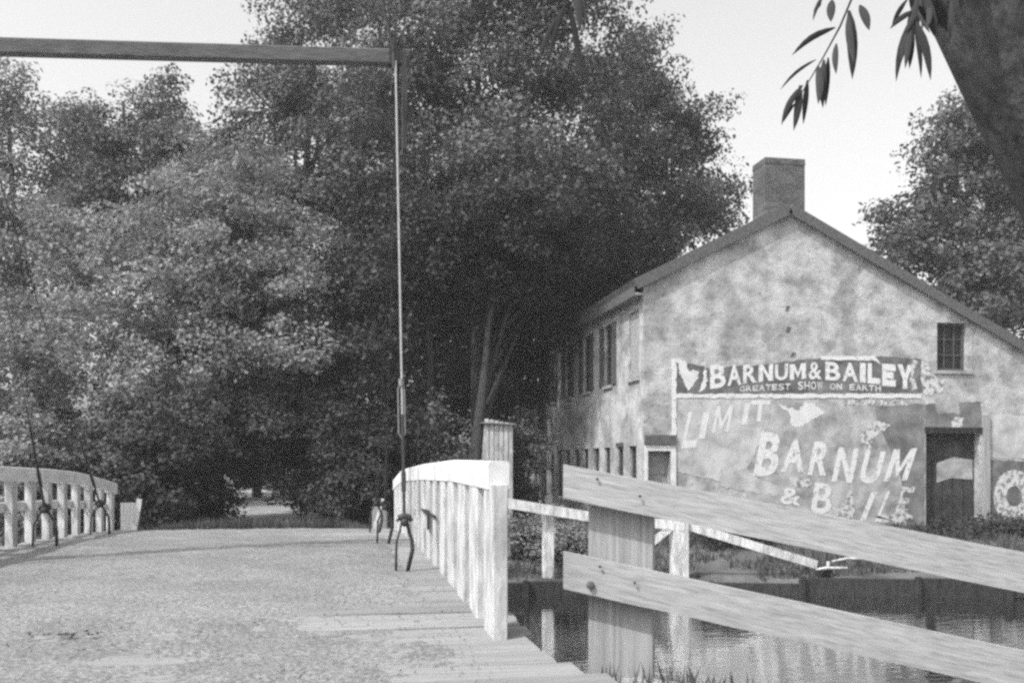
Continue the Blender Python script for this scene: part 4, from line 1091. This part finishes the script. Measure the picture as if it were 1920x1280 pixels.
# far wood that closes the view: one mass
lobes = []
for x in np.arange(-70, 75, 5.0):
    lobes.append((x + random.uniform(-2, 2), 74 + random.uniform(-6, 8), 4.0 + random.uniform(0, 3), 4.5, 4.0, 5.5))
    lobes.append((x + random.uniform(-2, 2), 80 + random.uniform(-6, 8), 8.0 + random.uniform(-1, 3), 4.5, 4.0, 4.5))
for x in np.arange(-60, 6, 5.0):
    lobes.append((x + random.uniform(-2, 2), 84 + random.uniform(-4, 6), 13.5 + random.uniform(-1, 2.5), 4.5, 4.0, 4.5))
C, Nn = crown_points(lobes, 100000, (0.9, 2.0), 240, 0.3)
L = rng.uniform(.3, .6, len(C)); V, F = leaf_cloud(C, Nn, L, L * 0.65)
tag(mesh_np('far_wood', V, F, None, M['leaf_dark']), 'dark far wood closing the view behind the trees', 'wood', kind='stuff')

# grass
def grass(name, label, X, Y, h, lean=0.5):
    n_ = len(X); Z = terrain(X, Y) - 0.01
    a = rng.uniform(0, 6.28, n_); w_ = h * rng.uniform(.05, .09, n_) + 0.004
    dx_, dy_ = np.cos(a), np.sin(a)
    la = rng.uniform(0, 6.28, n_); ll = h * rng.uniform(.1, lean, n_)
    B = np.stack([X, Y, Z], -1)
    V = np.stack([B + np.stack([-dx_ * w_, -dy_ * w_, 0 * w_], -1), B + np.stack([dx_ * w_, dy_ * w_, 0 * w_], -1), B + np.stack([np.cos(la) * ll, np.sin(la) * ll, h], -1)], 1)
    return tag(mesh_np(name, V.reshape(-1, 3), np.arange(n_ * 3).reshape(-1, 3), None, M['grass']), label, 'grass', kind='stuff')
n_ = 46000
X = rng.uniform(-14, 17, n_); Y = 19.4 + rng.random(n_) ** 1.3 * 12
k = (Y > far_edge(X) + 0.22) & (np.abs(X + 1.9) > 1.9 + 0.5 * rng.random(n_)) & ~((X > XW - .1) & (Y > GY0 - .2)) & (fbm(X * .6, Y * .6, 77) > 0.36) & ~((X < 1.6) & (Y < 20.7) & (X > -5.2))
grass('grass', 'rough grass growing over the far canal bank', X[k], Y[k], rng.uniform(0.08, 0.28, k.sum()))
n_ = 9000
X = rng.uniform(-4.5, 1.2, n_); Y = rng.uniform(20.5, 24.5, n_)
grass('grass', 'fringe of weeds just beyond the far end of the deck', X, Y, rng.uniform(0.10, 0.32, n_))
n_ = 7000
X = rng.uniform(1.2, 6, n_); Y = 3.5 + rng.random(n_) * 4.0
k = (Y < near_edge(X) - 0.05) & (fbm(X * 1.6, Y * 1.6, 78) > 0.42) & (Y < 6.6)
grass('grass', 'grass tufts at the foot of the near plank fence', X[k], Y[k], rng.uniform(0.05, 0.20, k.sum()))

# ------------------------------------------------------------------ near willow overhanging the top right corner
cl = [(2480, 1500, 4.6), (2330, 980, 4.4), (2170, 540, 4.2), (2055, 280, 4.1), (1960, 90, 4.0), (1875, -80, 4.0), (1790, -330, 4.0), (1720, -620, 4.1)]
wb = atD(2480, 1500, 4.6); wb.z = 0.8
wt = thing('willow_tree', wb, 'dark leaning willow trunk in top right corner with narrow leaves hanging beside it', 'tree')
mb = MB()
q = [atD(*c_) for c_ in cl]; q[0] = wb - Vector((0, 0, .4))
mb.tube(q, [.44, .40, .37, .355, .345, .335, .30, .24], 26)
tr_ = mb.build('trunk', M['bark_rough'], wt, smooth=True)
mb = MB(); mb.tube([atD(1850, -150, 4.0), atD(1700, -200, 3.4), atD(1600, -130, 2.8), atD(1300, -140, 3.0), atD(1075, -120, 3.4)], [.07, .05, .025, .015, .006], 8)
mb.build('branch', M['bark'], wt, smooth=True)
def blade(m_, a, b, w_, bow):
    """narrow willow leaf from a to b: folded, curved blade of two rows of quads"""
    a, b = Vector(a), Vector(b); d = b - a; s = d.cross(EYE - a).normalized(); up = s.cross(d).normalized()
    n0 = len(m_.v); N_ = 6
    for k in range(N_ + 1):
        t = k / N_; ww_ = w_ * 1.95 * (t + .03) ** 0.75 * (1.0 - t) ** 0.95
        c = a + d * t + s * bow * math.sin(math.pi * t)
        m_.v += [tuple(c - s * ww_), tuple(c + up * ww_ * .35), tuple(c + s * ww_)]
    for k in range(N_):
        i0 = n0 + k * 3
        m_.f += [(i0, i0 + 1, i0 + 4, i0 + 3), (i0 + 1, i0 + 2, i0 + 5, i0 + 4)]
def leafp(x0, y0, x1, y1, wpx, bow=0.0, D=2.6):
    m_ = MB(); blade(m_, atD(x0, y0, D), atD(x1, y1, D + random.uniform(-.05, .05)), 1.4 * wpx * D / 1800 / 2, bow * D / 1800)
    m_.build('leaf', M['leaf_near'], wt, smooth=True)
def twigp(pts, D=2.6, r0=0.004):
    m_ = MB(); m_.tube([atD(x, y, D) for x, y in pts], [r0 * (1 - .7 * k / (len(pts) - 1)) for k in range(len(pts))], 5); m_.build('twig', M['bark'], wt, smooth=True)
twigp([(1640, -90), (1600, -10), (1575, 50), (1545, 105), (1515, 155), (1490, 195)])
for L_ in ((1566, 52, 1484, 105, 13, 8), (1530, 112, 1462, 170, 7, 6), (1592, 20, 1598, 150, 22, -3), (1612, 10, 1630, 58, 18, -2), (1568, 82, 1568, 140, 13, 2),
           (1545, 112, 1543, 204, 16, 2), (1534, 124, 1534, 196, 17, -3), (1553, 108, 1548, 200, 12, 0), (1505, 160, 1465, 236, 13, 6), (1500, 160, 1488, 246, 16, -2), (1514, 150, 1506, 234, 12, 0), (1490, 195, 1470, 228, 9, 3),
           (1560, 0, 1558, 42, 18, 1), (1545, -10, 1524, 40, 8, 3), (1590, 30, 1602, 120, 16, 2), (1540, 5, 1525, 22, 8, 0)):
    leafp(*L_)
twigp([(1745, -90), (1725, -10), (1712, 40), (1705, 90)])
for L_ in ((1712, 30, 1680, 155, 15, 6), (1714, 36, 1745, 152, 17, -6), (1708, 50, 1697, 130, 13, 0), (1716, 20, 1668, 55, 12, 4), (1702, 60, 1690, 118, 12, 2), (1715, 48, 1727, 148, 10, -3), (1722, 10, 1752, 66, 16, -4), (1700, 0, 1672, 50, 10, 2), (1712, 60, 1705, 130, 12, 0), (1722, 0, 1700, 60, 16, 0), (1735, -10, 1758, 70, 18, 0)):
    leafp(*L_)
# sprig hanging in front of the central tree
twigp([(1075, -110), (1070, -20), (1062, 40)], 3.4)
for L_ in ((1062, 5, 1030, 110, 13, 5), (1064, 0, 1092, 165, 14, -4), (1078, -30, 1088, 60, 18, -2), (1056, 20, 1012, 120, 11, 8), (1085, -20, 1098, 40, 14, 0)):
    leafp(*L_, 3.4)
# more leaves along the trunk edge
for k in range(34):
    x, y = random.uniform(1705, 1790), random.uniform(-60, 10)
    leafp(x, y, x + random.gauss(8, 12), y + random.uniform(40, 85), random.uniform(9, 15), random.uniform(-4, 4), random.uniform(2.6, 3.2))
# ------------------------------------------------------------------ added haze volume that lifts the dark tones
hm = bpy.data.materials.new('haze'); hm.use_nodes = True
hn_, hl_ = hm.node_tree.nodes, hm.node_tree.links
hn_.clear()
pv = hn_.new('ShaderNodeVolumePrincipled'); pv.inputs['Color'].default_value = g(0.95); pv.inputs['Density'].default_value = HAZE
ho_ = hn_.new('ShaderNodeOutputMaterial'); hl_.new(pv.outputs[0], ho_.inputs['Volume'])
mb = MB(); mb.box(-204, 204, -64, 264, -3.0, 33.0)
tag(mb.build('haze', hm), 'thin added haze volume lifting the dark tones among the trees', 'haze', kind='stuff')
